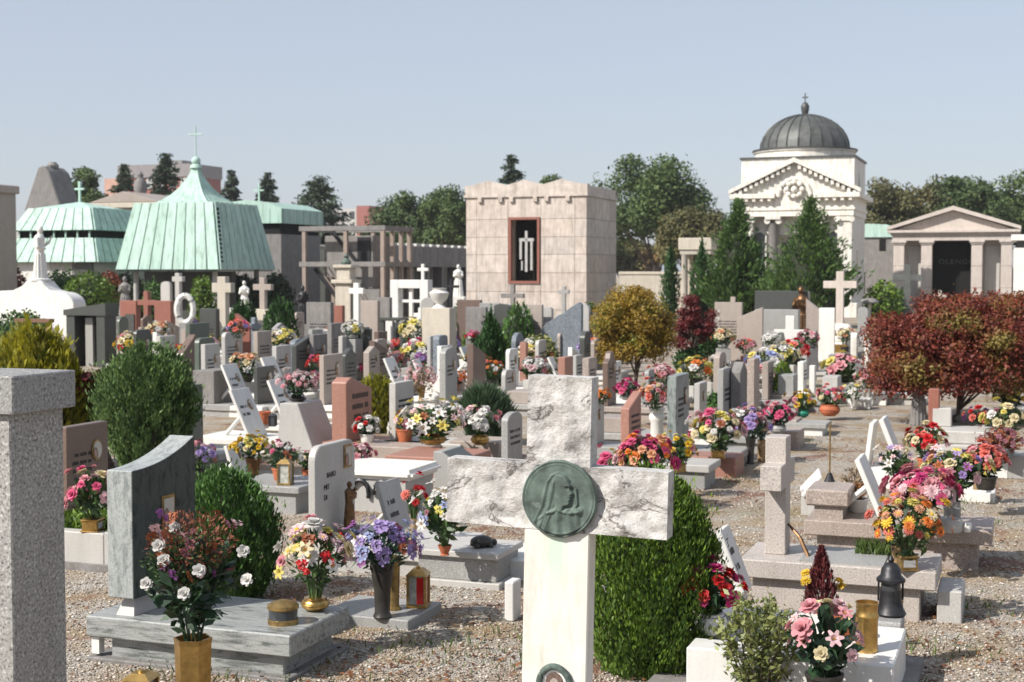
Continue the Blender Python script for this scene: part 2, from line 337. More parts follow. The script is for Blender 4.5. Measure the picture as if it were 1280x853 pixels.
def bush_mesh(name, kind, R, H, n, mat, leaf):
    t = RS.rand(n)**.9; a = RS.rand(n)*2*np.pi
    if kind == 'column': r = np.minimum(1, np.maximum(0, 1 - t - .14*(.5 + .5*np.sin(a*4)))*3.4)**.6 * (.8 + .2*np.sin(a*4 + .6))
    elif kind == 'cone': r = (1 - t)**.75
    elif kind in ('spike', 'goblet'): r = (.45 + .55*np.sin(np.minimum(1, t*1.2)*np.pi/2)) * np.sqrt(np.maximum(0, 1 - t**5))
    else: r = egg(t)
    g_ = .6 if kind == 'thuja' else 1.0; lump = 1 + g_*(.09*np.sin(a*6 + t*11 + 1) + .08*np.sin(a*11 - t*17) + .07*np.sin(a*3 + 4*t) + .05*np.sin(a*17 + t*23))
    depth = 1 + RS.normal(size=n)*.03 - np.abs(RS.normal(size=n))*(.10 if kind == 'thuja' else .15)
    stray = np.where(RS.rand(n) < (.05 if kind == 'thuja' else .10), 1.04 + .16*RS.rand(n), 1.0)
    rr = R * r * lump * depth * stray
    out = np.stack([np.cos(a), np.sin(a), np.zeros(n)], 1)
    P = out*rr[:,None]; P[:,2] = t*H*(1 + .06*np.sin(a*5 + 2) * t + .05*np.sin(a*3) * t) * (1 + .5*(stray - 1)) + RS.normal(size=n)*.012*H
    tilt = (t - .45)*1.3
    if kind in ('thuja', 'column', 'cone', 'goblet'):
        D = out*.35 + np.array([0, 0, 1.0]) + RS.normal(size=(n,3))*.28; Nn = np.cross(D, out)*.45 + out*.8 + np.array([0,0,.3]) + RS.normal(size=(n,3))*.45
        ln = leaf*(.7 + .8*RS.rand(n)); wd = ln*.36
    elif kind == 'spike':
        D = out*.6 + np.array([0, 0, 1.1]) + RS.normal(size=(n,3))*.15; Nn = rnd(n); ln = leaf*(.8 + .7*RS.rand(n)); wd = ln*.11
    else:
        D = out*.5 + np.array([0, 0, .35]) + rnd(n)*.8; Nn = out + np.array([0,0,1.0])*tilt[:,None] + rnd(n)*.7
        ln = leaf*(.7 + .7*RS.rand(n)); wd = ln*.55
    return leaves_mesh(name, P, D, Nn, ln, wd, mat, fold=.15)
def bush(name, label, px, py, R, H, kind='round', mat=None, n=4000, leaf=.05, z=0, cat='shrub', group=None, core=.72, trunk=0.0, rz=None):
    o = thing(name, label, cat, at(px, py, z), random.random()*6 if rz is None else rz, group)
    link('foliage', bush_mesh('foliage', kind, R, H - trunk, n, mat, leaf), o, (0,0,trunk))
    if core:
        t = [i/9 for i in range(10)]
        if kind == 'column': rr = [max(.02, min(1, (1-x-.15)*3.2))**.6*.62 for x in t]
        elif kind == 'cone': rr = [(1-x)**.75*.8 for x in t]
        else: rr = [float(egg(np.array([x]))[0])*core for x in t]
        MB().lathe([(max(.003, R*a*.88), trunk + .03*H + x*(H - trunk)*.88) for a, x in zip(rr, t)], 12).build('dark_core', core_m, o, smooth=True)
    MB().tube([(0,0,-.03),(0.01,0,trunk*.5+.03),(0,0,trunk+.12*H)], [.03*max(1,H), .025*max(1,H), .015], 8).build('stem', bark, o)
    return o
def crown_mesh(name, R, H, nclump, per, leaf, mat, flat=1.0, spread=.34, seed=0, low=.35):
    rs = np.random.RandomState(seed)
    d = unit(rs.normal(size=(nclump, 3))); d[:,2] = np.abs(d[:,2])*(.8 + low) - low; d = unit(d)
    rad = rs.rand(nclump)**.45*(.84 + .34*rs.rand(nclump))
    Cc = d * rad[:,None] * np.array([R*.82, R*.82, H*.42]) + np.array([0, 0, H*.5])
    cs = (R*spread)*(.6 + .7*rs.rand(nclump))
    n = nclump*per; ci = np.repeat(np.arange(nclump), per)
    e = unit(rs.normal(size=(n, 3))); rr = (rs.rand(n)**.5)
    P = Cc[ci] + e*(cs[ci]*rr)[:,None]*np.array([1, 1, .72*flat])
    D = rnd(n) + np.array([0,0,-.2]); Nn = e + np.array([0,0,.8]) + rnd(n)*.5
    ln = leaf*(.7 + .7*rs.rand(n))
    return leaves_mesh(name, P, D, Nn, ln, ln*.62, mat, fold=.2), Cc
def limb_mesh(Cc, th, r0, nl=9, seed=0):
    rs = random.Random(seed); b = MB()
    b.tube([(0,0,-.1), (.02*th,0,th*.5), (0,.02*th,th)], [r0, r0*.85, r0*.7], 9)
    for c in rs.sample([Vector(c) for c in Cc], min(nl, len(Cc))):
        s0 = Vector((0,0,th*rs.uniform(.75,.98))); m_ = s0.lerp(c, .5) + Vector((0,0,-.05*th))
        b.tube([s0, m_, c], [r0*.5, r0*.3, r0*.1], 6)
    return b
TREE = {}
def tree(name, label, px, depth, ytop, wpx, kind='broad', mat=None, group=None, z0=0.0, leafpx=2.6, rz=None, cat='tree'):
    s = FPX/depth; zt = CH + (HOR - ytop)/s; R = wpx/2/s; leaf = leafpx/s*1.25
    o = thing(name, label, cat, dep(px, depth, z0), random.random()*6 if rz is None else rz, group)
    H = zt - z0; seed = int(px*7 + depth); R *= {'fir': 2.2, 'plume': 1.12, 'broad': 1.12}[kind]
    if kind == 'broad':
        th = H*.14; me, Cc = crown_mesh('crown', R*1.08, H*1.04 - th*.8, 80, 270, leaf, mat, seed=seed)
        link('crown', me, o, (0,0,th*.8)); limb_mesh(Cc + np.array([0,0,th*.8]), th, max(.05, H*.02), seed=seed).build('trunk', bark, o, smooth=True)
    elif kind in ('fir', 'plume'):
        rs = np.random.RandomState(seed); P = []; D = []; ntier = 22 if kind == 'fir' else 26
        for k in range(ntier):
            t = k/ntier; zz = H*((.06 if kind == 'fir' else .0) + .97*t); rad = R*1.15*((1 - t)**.8)*(.75 + .4*rs.rand()) + .02*R
            nb = int((7 + 22*(1 - t)) if kind == 'fir' else (8 + 22*(1 - t)))
            for j in range(nb):
                tj = t + (rs.rand() - .5)*3.2/ntier
                if not 0 <= tj < .99: continue
                zz = H*((.06 if kind == 'fir' else .0) + .97*tj); rad = R*1.15*((1 - tj)**(.8 if kind == 'fir' else .95))*(.7 + .45*rs.rand()) + .02*R
                an = rs.rand()*6.283; u = np.array([math.cos(an), math.sin(an), 0]); rl = rad*(.65 + .45*rs.rand())
                m = 34; q = rs.rand(m)**.7
                up = (-.18 if kind == 'fir' else 1.0)
                pts = u*(q*rl)[:,None]; pts[:,2] = zz + q*rl*up*(q if kind != 'fir' else 1)*.75 + rs.normal(size=m)*.025*R
                pts[:,:2] += rs.normal(size=(m,2))*.07*R*(1 - .4*q)[:,None]
                P.append(pts); D.append(np.tile(u*1.0 + np.array([0,0,-.35 if kind == 'fir' else 1.1]), (m,1)) + rs.normal(size=(m,3))*.45)
        P = np.concatenate(P); P[:,2] = np.where(P[:,2] > H, H*(1 - .08*rs.rand(len(P))), P[:,2]); D = np.concatenate(D); n = len(P); ln = leaf*(2.1 if kind == 'fir' else 1.6)*(.7 + .7*rs.rand(n))*(.45 + .75*np.clip(1 - P[:,2]/H, 0, 1))
        link('crown', leaves_mesh('crown', P, D, rnd(n) + np.array([0,0,.8]), ln, ln*.38, mat, fold=.1), o)
        MB().tube([(0,0,-.1),(0,0,H*.5),(0,0,H*.97)], [H*.018, H*.012, H*.002], 7).build('trunk', bark, o)
        if kind == 'plume': MB().lathe([(R*.6, .02*H), (R*.52, H*.25), (R*.34, H*.55), (.01, H*.82)], 9).build('dark_core', core_m, o, smooth=True)
    return o
# ------------------------------------------------------------------ flowers
def petal_strip(b, M, L0, w, up, curl, mi=0):
    # two joined quads: base, belly, tip; up = pitch at the base, curl = extra pitch at the tip
    c1, s1 = math.cos(up), math.sin(up); c2, s2 = math.cos(up + curl), math.sin(up + curl)
    a = (L0*.55*c1, L0*.55*s1); t = (a[0] + L0*.45*c2, a[1] + L0*.45*s2)
    b.add([(0,-w*.16,0), (0,w*.16,0), (a[0], w*.5, a[1]), (a[0], -w*.5, a[1]), (t[0], w*.3, t[1]), (t[0], -w*.3, t[1]), (t[0]*1.06, 0, t[1]*1.05)],
          [(0,1,2,3), (3,2,4,6,5)], mi, M)
def bloom(kind, seed=0):
    rs = random.Random(seed); b = MB()
    R = lambda a, z=0: Matrix.Translation((0,0,z)) @ Matrix.Rotation(a, 4, 'Z')
    if kind == 'rose':
        for k, (n, L0, w, up, cu) in enumerate([(4,.5,.55,1.45,-.2), (5,.72,.72,1.1,-.3), (6,.95,.85,.62,-.35), (6,1.05,.9,.2,-.2)]):
            for i in range(n): petal_strip(b, R(6.283*i/n + k*.6 + rs.uniform(-.15,.15)), L0, w, up + rs.uniform(-.12,.12), cu)
    elif kind == 'daisy':
        for k, (n, L0, up) in enumerate([(11,1.0,.1), (9,.8,.35)]):
            for i in range(n): petal_strip(b, R(6.283*i/n + k*.3 + rs.uniform(-.06,.06)), L0*rs.uniform(.88,1.06), .36, up, -.15)
        b.lathe([(.28,.06),(.24,.17),(.1,.22)], 8, 1)
    elif kind == 'lily':
        for i in range(6): petal_strip(b, R(6.283*i/6 + rs.uniform(-.1,.1)), 1.15*rs.uniform(.92,1.05), .48, .95, -1.0)
        for i in range(3): b.tube([(0,0,.1),(.12*math.cos(i*2.1),.12*math.sin(i*2.1),.55)], .035, 4, 1)
    elif kind == 'mum':
        for k, (n, L0, up) in enumerate([(8,.45,1.3), (11,.68,.95), (13,.9,.55), (13,1.0,.1)]):
            for i in range(n): petal_strip(b, R(6.283*i/n + k*.4 + rs.uniform(-.1,.1)), L0, .3, up, -.5)
    else:   # small: a spray of little florets
        for i in range(9):
            c = Vector((rs.uniform(-.7,.7), rs.uniform(-.7,.7), rs.uniform(-.15,.4)))
            for j in range(4): petal_strip(b, Matrix.Translation(c) @ Matrix.Rotation(j*1.57 + i, 4, 'Z'), .38, .34, .4, -.2)
    return b.mesh('flower', [PET['white'], PET['yellow']])
BL = {k: [bloom(k, i) for i in range(2)] for k in ('rose', 'daisy', 'lily', 'mum', 'small')}
def leafball(n, ln, wd, seed):
    rs = np.random.RandomState(seed); d = unit(rs.normal(size=(n,3))); r = .35 + .62*rs.rand(n)**.6
    P = d*r[:,None]; low = P[:,2] < -.2; P[low,:2] *= .75
    D = d + np.array([0,0,.45]) + rs.normal(size=(n,3))*.55; l = ln*(.6 + .8*rs.rand(n))
    return leaves_mesh('foliage', P, D, d + np.array([0,0,.6]) + rs.normal(size=(n,3))*.6, l, l*wd, L_bq, fold=.2)
LB = [leafball(150, .42, .42, 3), leafball(200, .36, .34, 4), leafball(120, .5, .5, 5)]
LBF = leafball(420, .26, .3, 9)
def cluster(seed):                                   # far bouquet: many blooms too small to pick apart
    rs = random.Random(seed); b = MB(); n = 17
    for i in range(n):
        z = 1 - 1.15*(i + .5)/n; a = i*2.4 + rs.uniform(-.3,.3); q = math.sqrt(max(0, 1 - z*z)); d = Vector((q*math.cos(a), q*math.sin(a), z))
        M = Matrix.Translation(d*rs.uniform(.78,1.05)) @ d.to_track_quat('Z','Y').to_matrix().to_4x4() @ Matrix.Scale(rs.uniform(.24,.36), 4)
        mi = rs.choice([0,0,1,1,2])
        for k, (m, L0, up) in enumerate([(5,.7,1.0), (6,1,.3)]):
            for j in range(m): petal_strip(b, M @ Matrix.Rotation(6.283*j/m + k, 4, 'Z'), L0, .8, up, -.3, mi)
    return b.mesh('blossoms', [PET['white'], PET['pink'], PET['red']])
CL = [cluster(i) for i in range(5)]
POTS = dict(bowl=[(.55,0),(.62,.06),(.95,.3),(1.0,.55),(.9,.8),(.72,.95),(.78,1.0)], vase=[(.62,0),(.66,.05),(.5,.15),(.8,.65),(1.0,1.0),(.9,1.0),(.75,.8)],
            cup=[(.72,0),(.8,.1),(.98,.86),(1.06,.88),(1.06,1.0),(.94,1.0),(.9,.85)], cyl=[(.95,0),(1,.04),(.96,.1),(.96,.66),(1.04,.70),(1.04,.74),(.93,.78),(.93,.93),(1.04,1.0),(.94,1.0),(.92,.8)],
            tall=[(.7,0),(.75,.03),(.6,.1),(.66,.5),(.95,.95),(1,1),(.9,1),(.8,.9)], hex=[(.8,0),(.8,.02),(.86,.5),(1.0,1.0),(.93,1.0),(.9,.95)], box=None)
POTM = dict(brass=brass, dull=brassd, terra=terra, white=whitepot, dark=darkpot, tan=tanpot, green=greenpot, bronze=bronze, grey=None)
def make_pot(o, pot, pr, hp):
    if not pot: return
    shape, mt = pot.split('_'); m = POTM[mt] or grey
    if shape == 'box':
        b = MB(); b.box(-pr, pr, -pr, pr, 0, hp*.12); b.box(-pr*.86, pr*.86, -pr*.86, pr*.86, hp*.12, hp*.86); b.box(-pr, pr, -pr, pr, hp*.86, hp)
        p = b.build('pot', m, o, bevel=.003); MB().box(-pr*.6, pr*.6, -pr*.885, -pr*.87, hp*.25, hp*.72).build('plate', steelw, p)
    else:
        p = MB().lathe([(r*pr, z*hp) for r, z in POTS[shape]], 6 if shape == 'hex' else 18).build('pot', m, o, smooth=shape != 'hex')
        MB().lathe([(.02, hp*.86), (pr*.88, hp*.88), (.02, hp*.9)], 12, cap=False).build('soil', soil, p)
        if shape == 'bowl' :
            MB().lathe([(pr*1.01, hp*.5), (pr*1.05, hp*.55), (pr*1.01, hp*.6)], 18, cap=False).build('rim_band', m, p, smooth=True)
def bouquet(label, px, py, z, H, R, pot, cols, n=14, fl='rose', fs=.32, leaf=None, hp=None, pr=None, flat=.8, near=True, group=None, loc=None, lb=None, name='flower_bouquet', cat='flowers', keep=1.0, lean=0):
    leaf = leaf or L_bq; fs *= .74; n = int(n*1.65)
    o = thing(name, label, cat, at(px, py, z) if loc is None else loc, random.random()*6, group)
    hp = hp if hp is not None else min(.3*H, .12); pr = pr or max(.035, min(.5*R, .09))
    make_pot(o, pot, pr, hp); zc = max(H - R*flat, hp + R*flat*.45)
    LBm = LB[lb if lb is not None else random.randrange(3)]
    lo = link('foliage', LBm, o, (0,0,zc - .1*R), (0,0,random.random()*6), (R*.98*keep, R*.98*keep, R*flat*1.0*keep), [leaf]); stuff(lo)
    b = MB()
    for i in range(6):
        a = i*1.05 + random.random()*.5
        b.tube([(pr*.3*math.cos(a), pr*.3*math.sin(a), hp*.8), (R*.3*math.cos(a), R*.3*math.sin(a), zc - R*flat*.3), (R*.6*math.cos(a), R*.6*math.sin(a), zc + R*flat*.3)], .004 + .006*R, 4)
    b.build('stems', leaf, o)
    fls = fl.split('+')
    if near and n:
        sb = MB()                                   # long blades that spill over the rim, each its own bend
        for i in range(random.randint(7, 12)):
            a = random.random()*6.283; l = R*random.uniform(.9,1.35); dz = random.uniform(-.35,.75)*R; w = R*.07
            p = [Vector((pr*.4*math.cos(a), pr*.4*math.sin(a), hp*.9)), Vector((l*.55*math.cos(a), l*.55*math.sin(a), zc + dz*.5 + R*.1)), Vector((l*math.cos(a), l*math.sin(a), zc + dz - R*.15))]
            sd_ = Vector((-math.sin(a), math.cos(a), 0))*w
            sb.add([p[0] - sd_*.4, p[0] + sd_*.4, p[1] + sd_, p[1] - sd_, p[2]], [(0,1,2,3), (3,2,4)])
        stuff(sb.build('long_leaves', leaf, o))
    if near:
        for i in range(n):
            zz = 1 - 1.25*(i + .5)/n; a = i*2.39996 + random.uniform(-.35,.35); q = math.sqrt(max(0, 1 - zz*zz)); d = Vector((q*math.cos(a), q*math.sin(a), zz))
            f = random.uniform(.8, 1.12) if random.random() > .18 else random.uniform(1.15, 1.38); p = Vector((d.x*R*f, d.y*R*f, zc + d.z*R*flat*f))
            dd = (d + Vector((0,0,.35))).normalized().to_track_quat('Z','Y').to_euler(); k = random.choice(fls)
            link('flower', random.choice(BL[k]), o, p, dd, fs*R*random.uniform(.65,1.3), [PET[random.choice(cols) if random.random() > .07 else random.choice(['rust','cream','mauve'])], PET['yellow']])
    else:
        c3 = (list(cols)*3)[:3]
        stuff(link('blossoms', random.choice(CL), o, (0,0,zc), (0,0,random.random()*6), (R, R, R*flat), [PET[c] for c in c3]))
    return o
# ------------------------------------------------------------------ grave furniture
def outline(W, h, top):
    w = W/2
    if top == 'flat': return [(-w,0),(w,0),(w,h),(-w,h)]
    if top == 'peak': return [(-w,0),(w,0),(w,h*.86),(0,h),(-w,h*.86)]
    if top == 'slant': return [(-w,0),(w,0),(w,h*.78),(-w,h)]
    if top == 'slant2': return [(-w,0),(w,0),(w,h),(-w,h*.8)]
    if top == 'corner':
        r = min(.08, w*.4); p = [(-w,0),(w,0)]
        p += [(w - r + r*math.cos(a), h - r + r*math.sin(a)) for a in [i*math.pi/12 for i in range(7)]]
        p += [(-w + r - r*math.sin(a), h - r + r*math.cos(a)) for a in [i*math.pi/12 for i in range(7)]]; return p
    if top == 'round':
        return [(-w,0),(w,0)] + [(w*math.cos(a), h - w*.8 + w*.8*math.sin(a)) for a in [i*math.pi/14 for i in range(15)]]
    if top == 'arch':
        return [(-w,0),(w,0)] + [(w*math.cos(a), h - w*.35 + w*.35*math.sin(a)) for a in [i*math.pi/12 for i in range(13)]]
    if top == 'rough':
        rs = random.Random(int(W*1000)); p = [(-w,0),(w,0),(w,h*.95)]
        for i in range(9): p.append((w - (i + .6)*2*w/9.6, h*(1 - .045*i - rs.uniform(0,.03))))
        return p + [(-w, h*.5)]
    if top == 'scroll':
        return [(-w,0),(w,0),(w,h*.8),(w*.55,h*.86),(w*.35,h*.97),(0,h),(-w*.35,h*.97),(-w*.55,h*.86),(-w,h*.8)]
def lettering(parent, x, y0, y1, z0, rows, hgt, gap, m=None, seed=0):
    rs = random.Random(seed); b = MB()
    for r in range(rows):
        z = z0 - r*(hgt + gap); y = y0 + rs.uniform(0, .12)*(y1 - y0); e = y1 - rs.uniform(0, .12)*(y1 - y0)
        while y < e:
            w = hgt*rs.choice([.35, .5, .55, .6]); b.box(x, x + .002, y, min(e, y + w), z, z + hgt*rs.choice([.9, 1, 1])); y += w + hgt*(.22 if rs.random() > .15 else .8)
    return stuff(b.build('lettering', m or iron, parent))
def portrait(parent, x, y, z, w, h, frame=None):
    f = MB().prism([(y + w/2*1.25*math.cos(a), z + h/2*1.2*math.sin(a)) for a in [i*6.2832/16 for i in range(16)]], x, x + .008, 'x').build('portrait_frame', frame or brassd, parent)
    MB().prism([(y + w/2*math.cos(a), z + h/2*math.sin(a)) for a in [i*6.2832/16 for i in range(16)]], x + .008, x + .012, 'x').build('portrait', ceramic, f)
def slabs(o, L0, Wd, h, m, x0):
    MB().box(x0 + .03, x0 + L0 - .03, -Wd/2 + .03, Wd/2 - .03, -.03, h*.55).build('base', m, o, bevel=.006)
    MB().box(x0, x0 + L0, -Wd/2, Wd/2, h*.55, h).build('cover_slab', m, o, bevel=.008)
def frz(face): return RZ if face == 'B' else RZ - math.pi/2
def gravestone(label, px, py, H, W, T, m, top='flat', face='B', slab=(.85,.16,None), photo=True, rows=3, name='gravestone', cat='gravestone', group=None, lm=None, loc=None, frame=None, rz=None):
    p = at(px, py, H) if loc is None else loc
    o = thing(name, label, cat, (p.x, p.y, 0), frz(face) if rz is None else rz, group); h = 0
    if slab: h = slab[1]; slabs(o, slab[0], W + .1, h, slab[2] or m, -T/2 - .05)
    hs = MB().prism(outline(W, H - h, top), -T/2, T/2, 'x').build('headstone', m, o, bevel=.006); hs.location.z = h
    if photo: portrait(hs, T/2, (.0 if rows < 1 else W*.2), (H - h)*.7, .09*min(1.3, W/.45), .12*min(1.3, W/.45), frame)
    if rows: lettering(hs, T/2, -W*.38, W*(.12 if photo else .38), (H - h)*.66, rows + 1 if rows else 0, .022, .028, lm, int(px))
    return o
def plaque(label, px, py, H, W, m=None, slab=(.8,.14), slabm=None, lean=.42, group=None, rows=2, photo=True, z0=None):
    p = at(px, py, H); o = thing('leaning_plaque', label, 'plaque', (p.x, p.y, 0), RZ, group)
    m = m or white; h = slab[1] if z0 is None else z0
    if z0 is None: slabs(o, slab[0], W + .12, h, slabm or m, -.25)
    Ln = (H - h)/math.cos(lean)
    b = MB().box(-.016, .016, -W/2, W/2, 0, Ln).build('tablet', m, o, bevel=.004); b.location = (math.sin(lean)*Ln - .05, 0, h + .003); b.rotation_euler = (0, -lean, 0)
    x1 = math.sin(lean)*Ln*.45
    MB().tube([(x1 - .08, 0, h + Ln*.5*math.cos(lean)), (-.2, 0, h + .01)], .02, 6).build('strut', m, o)
    if photo: portrait(b, .016, W*.2, Ln*.65, .07, .09)
    if rows: lettering(b, .016, -W*.38, W*.05, Ln*.6, rows, .03, .05, None, int(px))
    return o
def cross_prof(b, H, arm, w, T, z0=0.0, hb=None, y=0.0):     # cross outline in y,z
    za = H - arm*.42 - w*.2 if hb is None else hb; a = arm/2; k = w/2
    b.prism([(y-k,z0),(y+k,z0),(y+k,za-k),(y+a,za-k),(y+a,za+k),(y+k,za+k),(y+k,H),(y-k,H),(y-k,za+k),(y-a,za+k),(y-a,za-k),(y-k,za-k)], -T/2, T/2, 'x'); return b
def cross(label, px, py, H, arm, w, T, m, face='A', ped=None, slab=None, loc=None, group=None, name='stone_cross', cat='cross', hb=None, rz=None, pedm=None):
    p = at(px, py, H) if loc is None else loc
    o = thing(name, label, cat, (p.x, p.y, 0), frz(face) if rz is None else rz, group); z = 0
    if slab: slabs(o, slab[0], slab[1], slab[2], slab[3] if len(slab) > 3 else m, -T/2 - .1); z = slab[2]
    if ped:
        pw, ph = ped; MB().hexa([(-pw/2,-pw/2,z-.02),(pw/2,-pw/2,z-.02),(pw/2,pw/2,z-.02),(-pw/2,pw/2,z-.02)], [(-pw*.42,-pw*.42,z+ph),(pw*.42,-pw*.42,z+ph),(pw*.42,pw*.42,z+ph),(-pw*.42,pw*.42,z+ph)]).build('pedestal', pedm or m, o, bevel=.01); z += ph
    cross_prof(MB(), H, arm, w, T, z, hb).build('shaft', m, o, bevel=.008); return o
# ------------------------------------------------------------------ robed figures: one continuous skin
def figure(o, h, m, pose='raised', vox=.018):
    b = MB(); k = h/1.7
    def T(path, rad): b.tube([Vector(p)*k for p in path], [r*k for r in rad], 12)
    b.lathe([(.02*k,0),(.27*k,0),(.25*k,.25*k),(.2*k,.7*k),(.175*k,.95*k),(.2*k,1.2*k),(.215*k,1.33*k),(.15*k,1.42*k),(.06*k,1.46*k),(.02*k,1.47*k)], 18, sx=.78, sy=1)
    T([(0,0,1.4),(.01,0,1.52)], [.065,.06]); b.ball(Vector((.02,0,1.6))*k, .105*k, 10, 0, 1, .86, 1.2)
    b.ball(Vector((.115,0,1.585))*k, .025*k, 6)                                       # nose
    if pose == 'raised':
        T([(0,.19,1.34),(.06,.25,1.08),(.24,.2,1.22)], [.075,.065,.05]); T([(.24,.2,1.22),(.3,.19,1.34)], [.04,.03])
        T([(.3,.19,1.34),(.31,.185,1.42)], [.02,.014]); T([(.3,.21,1.32),(.33,.235,1.39)], [.016,.012])
        T([(0,-.19,1.34),(.02,-.26,1.05),(.16,-.1,.98)], [.075,.07,.05]); T([(.16,-.1,.98),(.2,-.02,1.02)], [.045,.03])
    elif pose == 'praying':
        for s in (-1, 1):
            T([(0,.19*s,1.34),(.08,.22*s,1.07),(.28,.05*s,1.18)], [.075,.065,.045]); T([(.28,.045*s,1.18),(.34,.02*s,1.33)], [.04,.02])
    else:                                                                             # an infant held against the shoulder
        for s in (-1, 1): T([(0,.19*s,1.34),(.07,.23*s,1.05),(.22,.04*s,1.1)], [.075,.065,.05])
        T([(.2,-.02,1.08),(.22,.08,1.32)], [.09,.075]); b.ball(Vector((.2,.13,1.42))*k, .075*k, 8)
    for i in range(9):                                                                # folds
        a = -1.9 + i*.47; T([(.2*.78*math.cos(a), .2*math.sin(a), .85), (.25*.8*math.cos(a+.05), .26*math.sin(a+.05), .03)], [.018,.034])
    q = b.build('figure', m, o, smooth=True); r = q.modifiers.new('skin', 'REMESH'); r.mode = 'VOXEL'; r.voxel_size = vox*k; r.use_smooth_shade = True
    return q
# ================================================================== ground
gb = MB(); gb.add([(-500,-60,0),(500,-60,0),(500,900,0),(-500,900,0)], [(0,1,2,3)]); structure(gb.build('ground', gmat))
def ground_scatter():
    rs = np.random.RandomState(3)
    def spots(n, ymax, ymin=5.2):
        y = ymin + (ymax - ymin)*rs.rand(n)**1.6; x = (rs.rand(n)*2 - 1)*y*.385; return np.stack([x, y, np.zeros(n)], 1)
    # pebbles: squashed four-sided lumps
    P = spots(48000, 12); n = len(P); r = .004 + .007*rs.rand(n)**2; a = rs.rand(n)*6.28
    V = np.empty((n,6,3)); 
    for k in range(4): V[:,k] = P + np.stack([np.cos(a + k*1.571)*r*(1 + .3*(k % 2)), np.sin(a + k*1.571)*r, r*.25], 1)
    V[:,4] = P + np.stack([rs.normal(size=n)*r*.2, rs.normal(size=n)*r*.2, r*.85], 1); V[:,5] = P - np.array([0,0,.003])
    F = []; base = np.arange(n)*6
    for k in range(4): F.append(np.stack([base + k, base + (k+1) % 4, base + 4], 1)); F.append(np.stack([base + (k+1) % 4, base + k, base + 5], 1))
    F = np.concatenate(F)
    me = bpy.data.meshes.new('pebbles'); me.vertices.add(6*n); me.vertices.foreach_set('co', V.ravel()); me.loops.add(3*len(F)); me.loops.foreach_set('vertex_index', F.ravel().astype(np.int32))
    me.polygons.add(len(F)); me.polygons.foreach_set('loop_start', np.arange(0, 3*len(F), 3, dtype=np.int32)); me.polygons.foreach_set('loop_total', np.full(len(F), 3, np.int32))
    m, nt, N, L, b = newmat('pebble_stone'); g = N.new('ShaderNodeNewGeometry')
    L.new(ramp(N, L, g.outputs['Random Per Island'], [(0, (.16,.125,.10)), (.4, (.33,.27,.215)), (.8, (.45,.39,.32)), (1, (.62,.58,.52))]), b.inputs['Base Color']); b.inputs['Roughness'].default_value = .9
    me.materials.append(m); me.update(calc_edges=True); o = link('pebbles', me); stuff(o); tag(o, 'loose pale gravel strewn over the cemetery paths', 'gravel')
    # fallen leaves in drifts
    Cn = spots(150, 22); P = np.concatenate([c + np.stack([rs.normal(size=70)*.25, rs.normal(size=70)*.16, .006 + .012*rs.rand(70)], 1) for c in Cn]); n = len(P); l = .014 + .018*rs.rand(n)
    o = link('fallen_leaves', leaves_mesh('fallen_leaves', P, rnd(n)*np.array([1,1,.2]), np.array([0,0,1.0]) + rnd(n)*.5, l, l*.7, L_litter, fold=.2)); stuff(o); tag(o, 'drifts of reddish fallen leaves on the gravel', 'leaves')
    Cn = spots(120, 24); P = np.concatenate([c + np.stack([rs.normal(size=60)*.13, rs.normal(size=60)*.13, .015 + 0*rs.rand(60)], 1) for c in Cn]); n = len(P); l = .03 + .04*rs.rand(n)
    o = link('grass_tufts', leaves_mesh('grass_tufts', P, rnd(n)*.6 + np.array([0,0,1.0]), rnd(n), l, l*.12, L_grass)); stuff(o); tag(o, 'sparse tufts of grass growing in the gravel', 'grass')
ground_scatter()
# ================================================================== buildings
def panels_on(o, name, origin, ux, uz, cuts_x, cuts_z, th, mats, skip=None, gap=.006, nrm=None):
    # stone facing: each slab of the facing is a piece; origin/ux/uz span the wall, th = proud thickness
    ux = Vector(ux); uz = Vector((0,0,1)); n = Vector(nrm)
    for i in range(len(cuts_x) - 1):
        for j in range(len(cuts_z) - 1):
            a0, a1, z0, z1 = cuts_x[i], cuts_x[i+1], cuts_z[j], cuts_z[j+1]
            if skip and skip(a0, a1, z0, z1): continue
            p = Vector(origin); q = [p + ux*a + uz*z for a, z in ((a0+gap,z0+gap),(a1-gap,z0+gap),(a1-gap,z1-gap),(a0+gap,z1-gap))]
            t = th + random.uniform(-.003,.003)
            MB().add([v for v in q] + [v + n*t for v in q], [(0,3,2,1),(4,5,6,7),(0,1,5,4),(1,2,6,5),(2,3,7,6),(3,0,4,7)]).build(name, random.choice(mats), o)
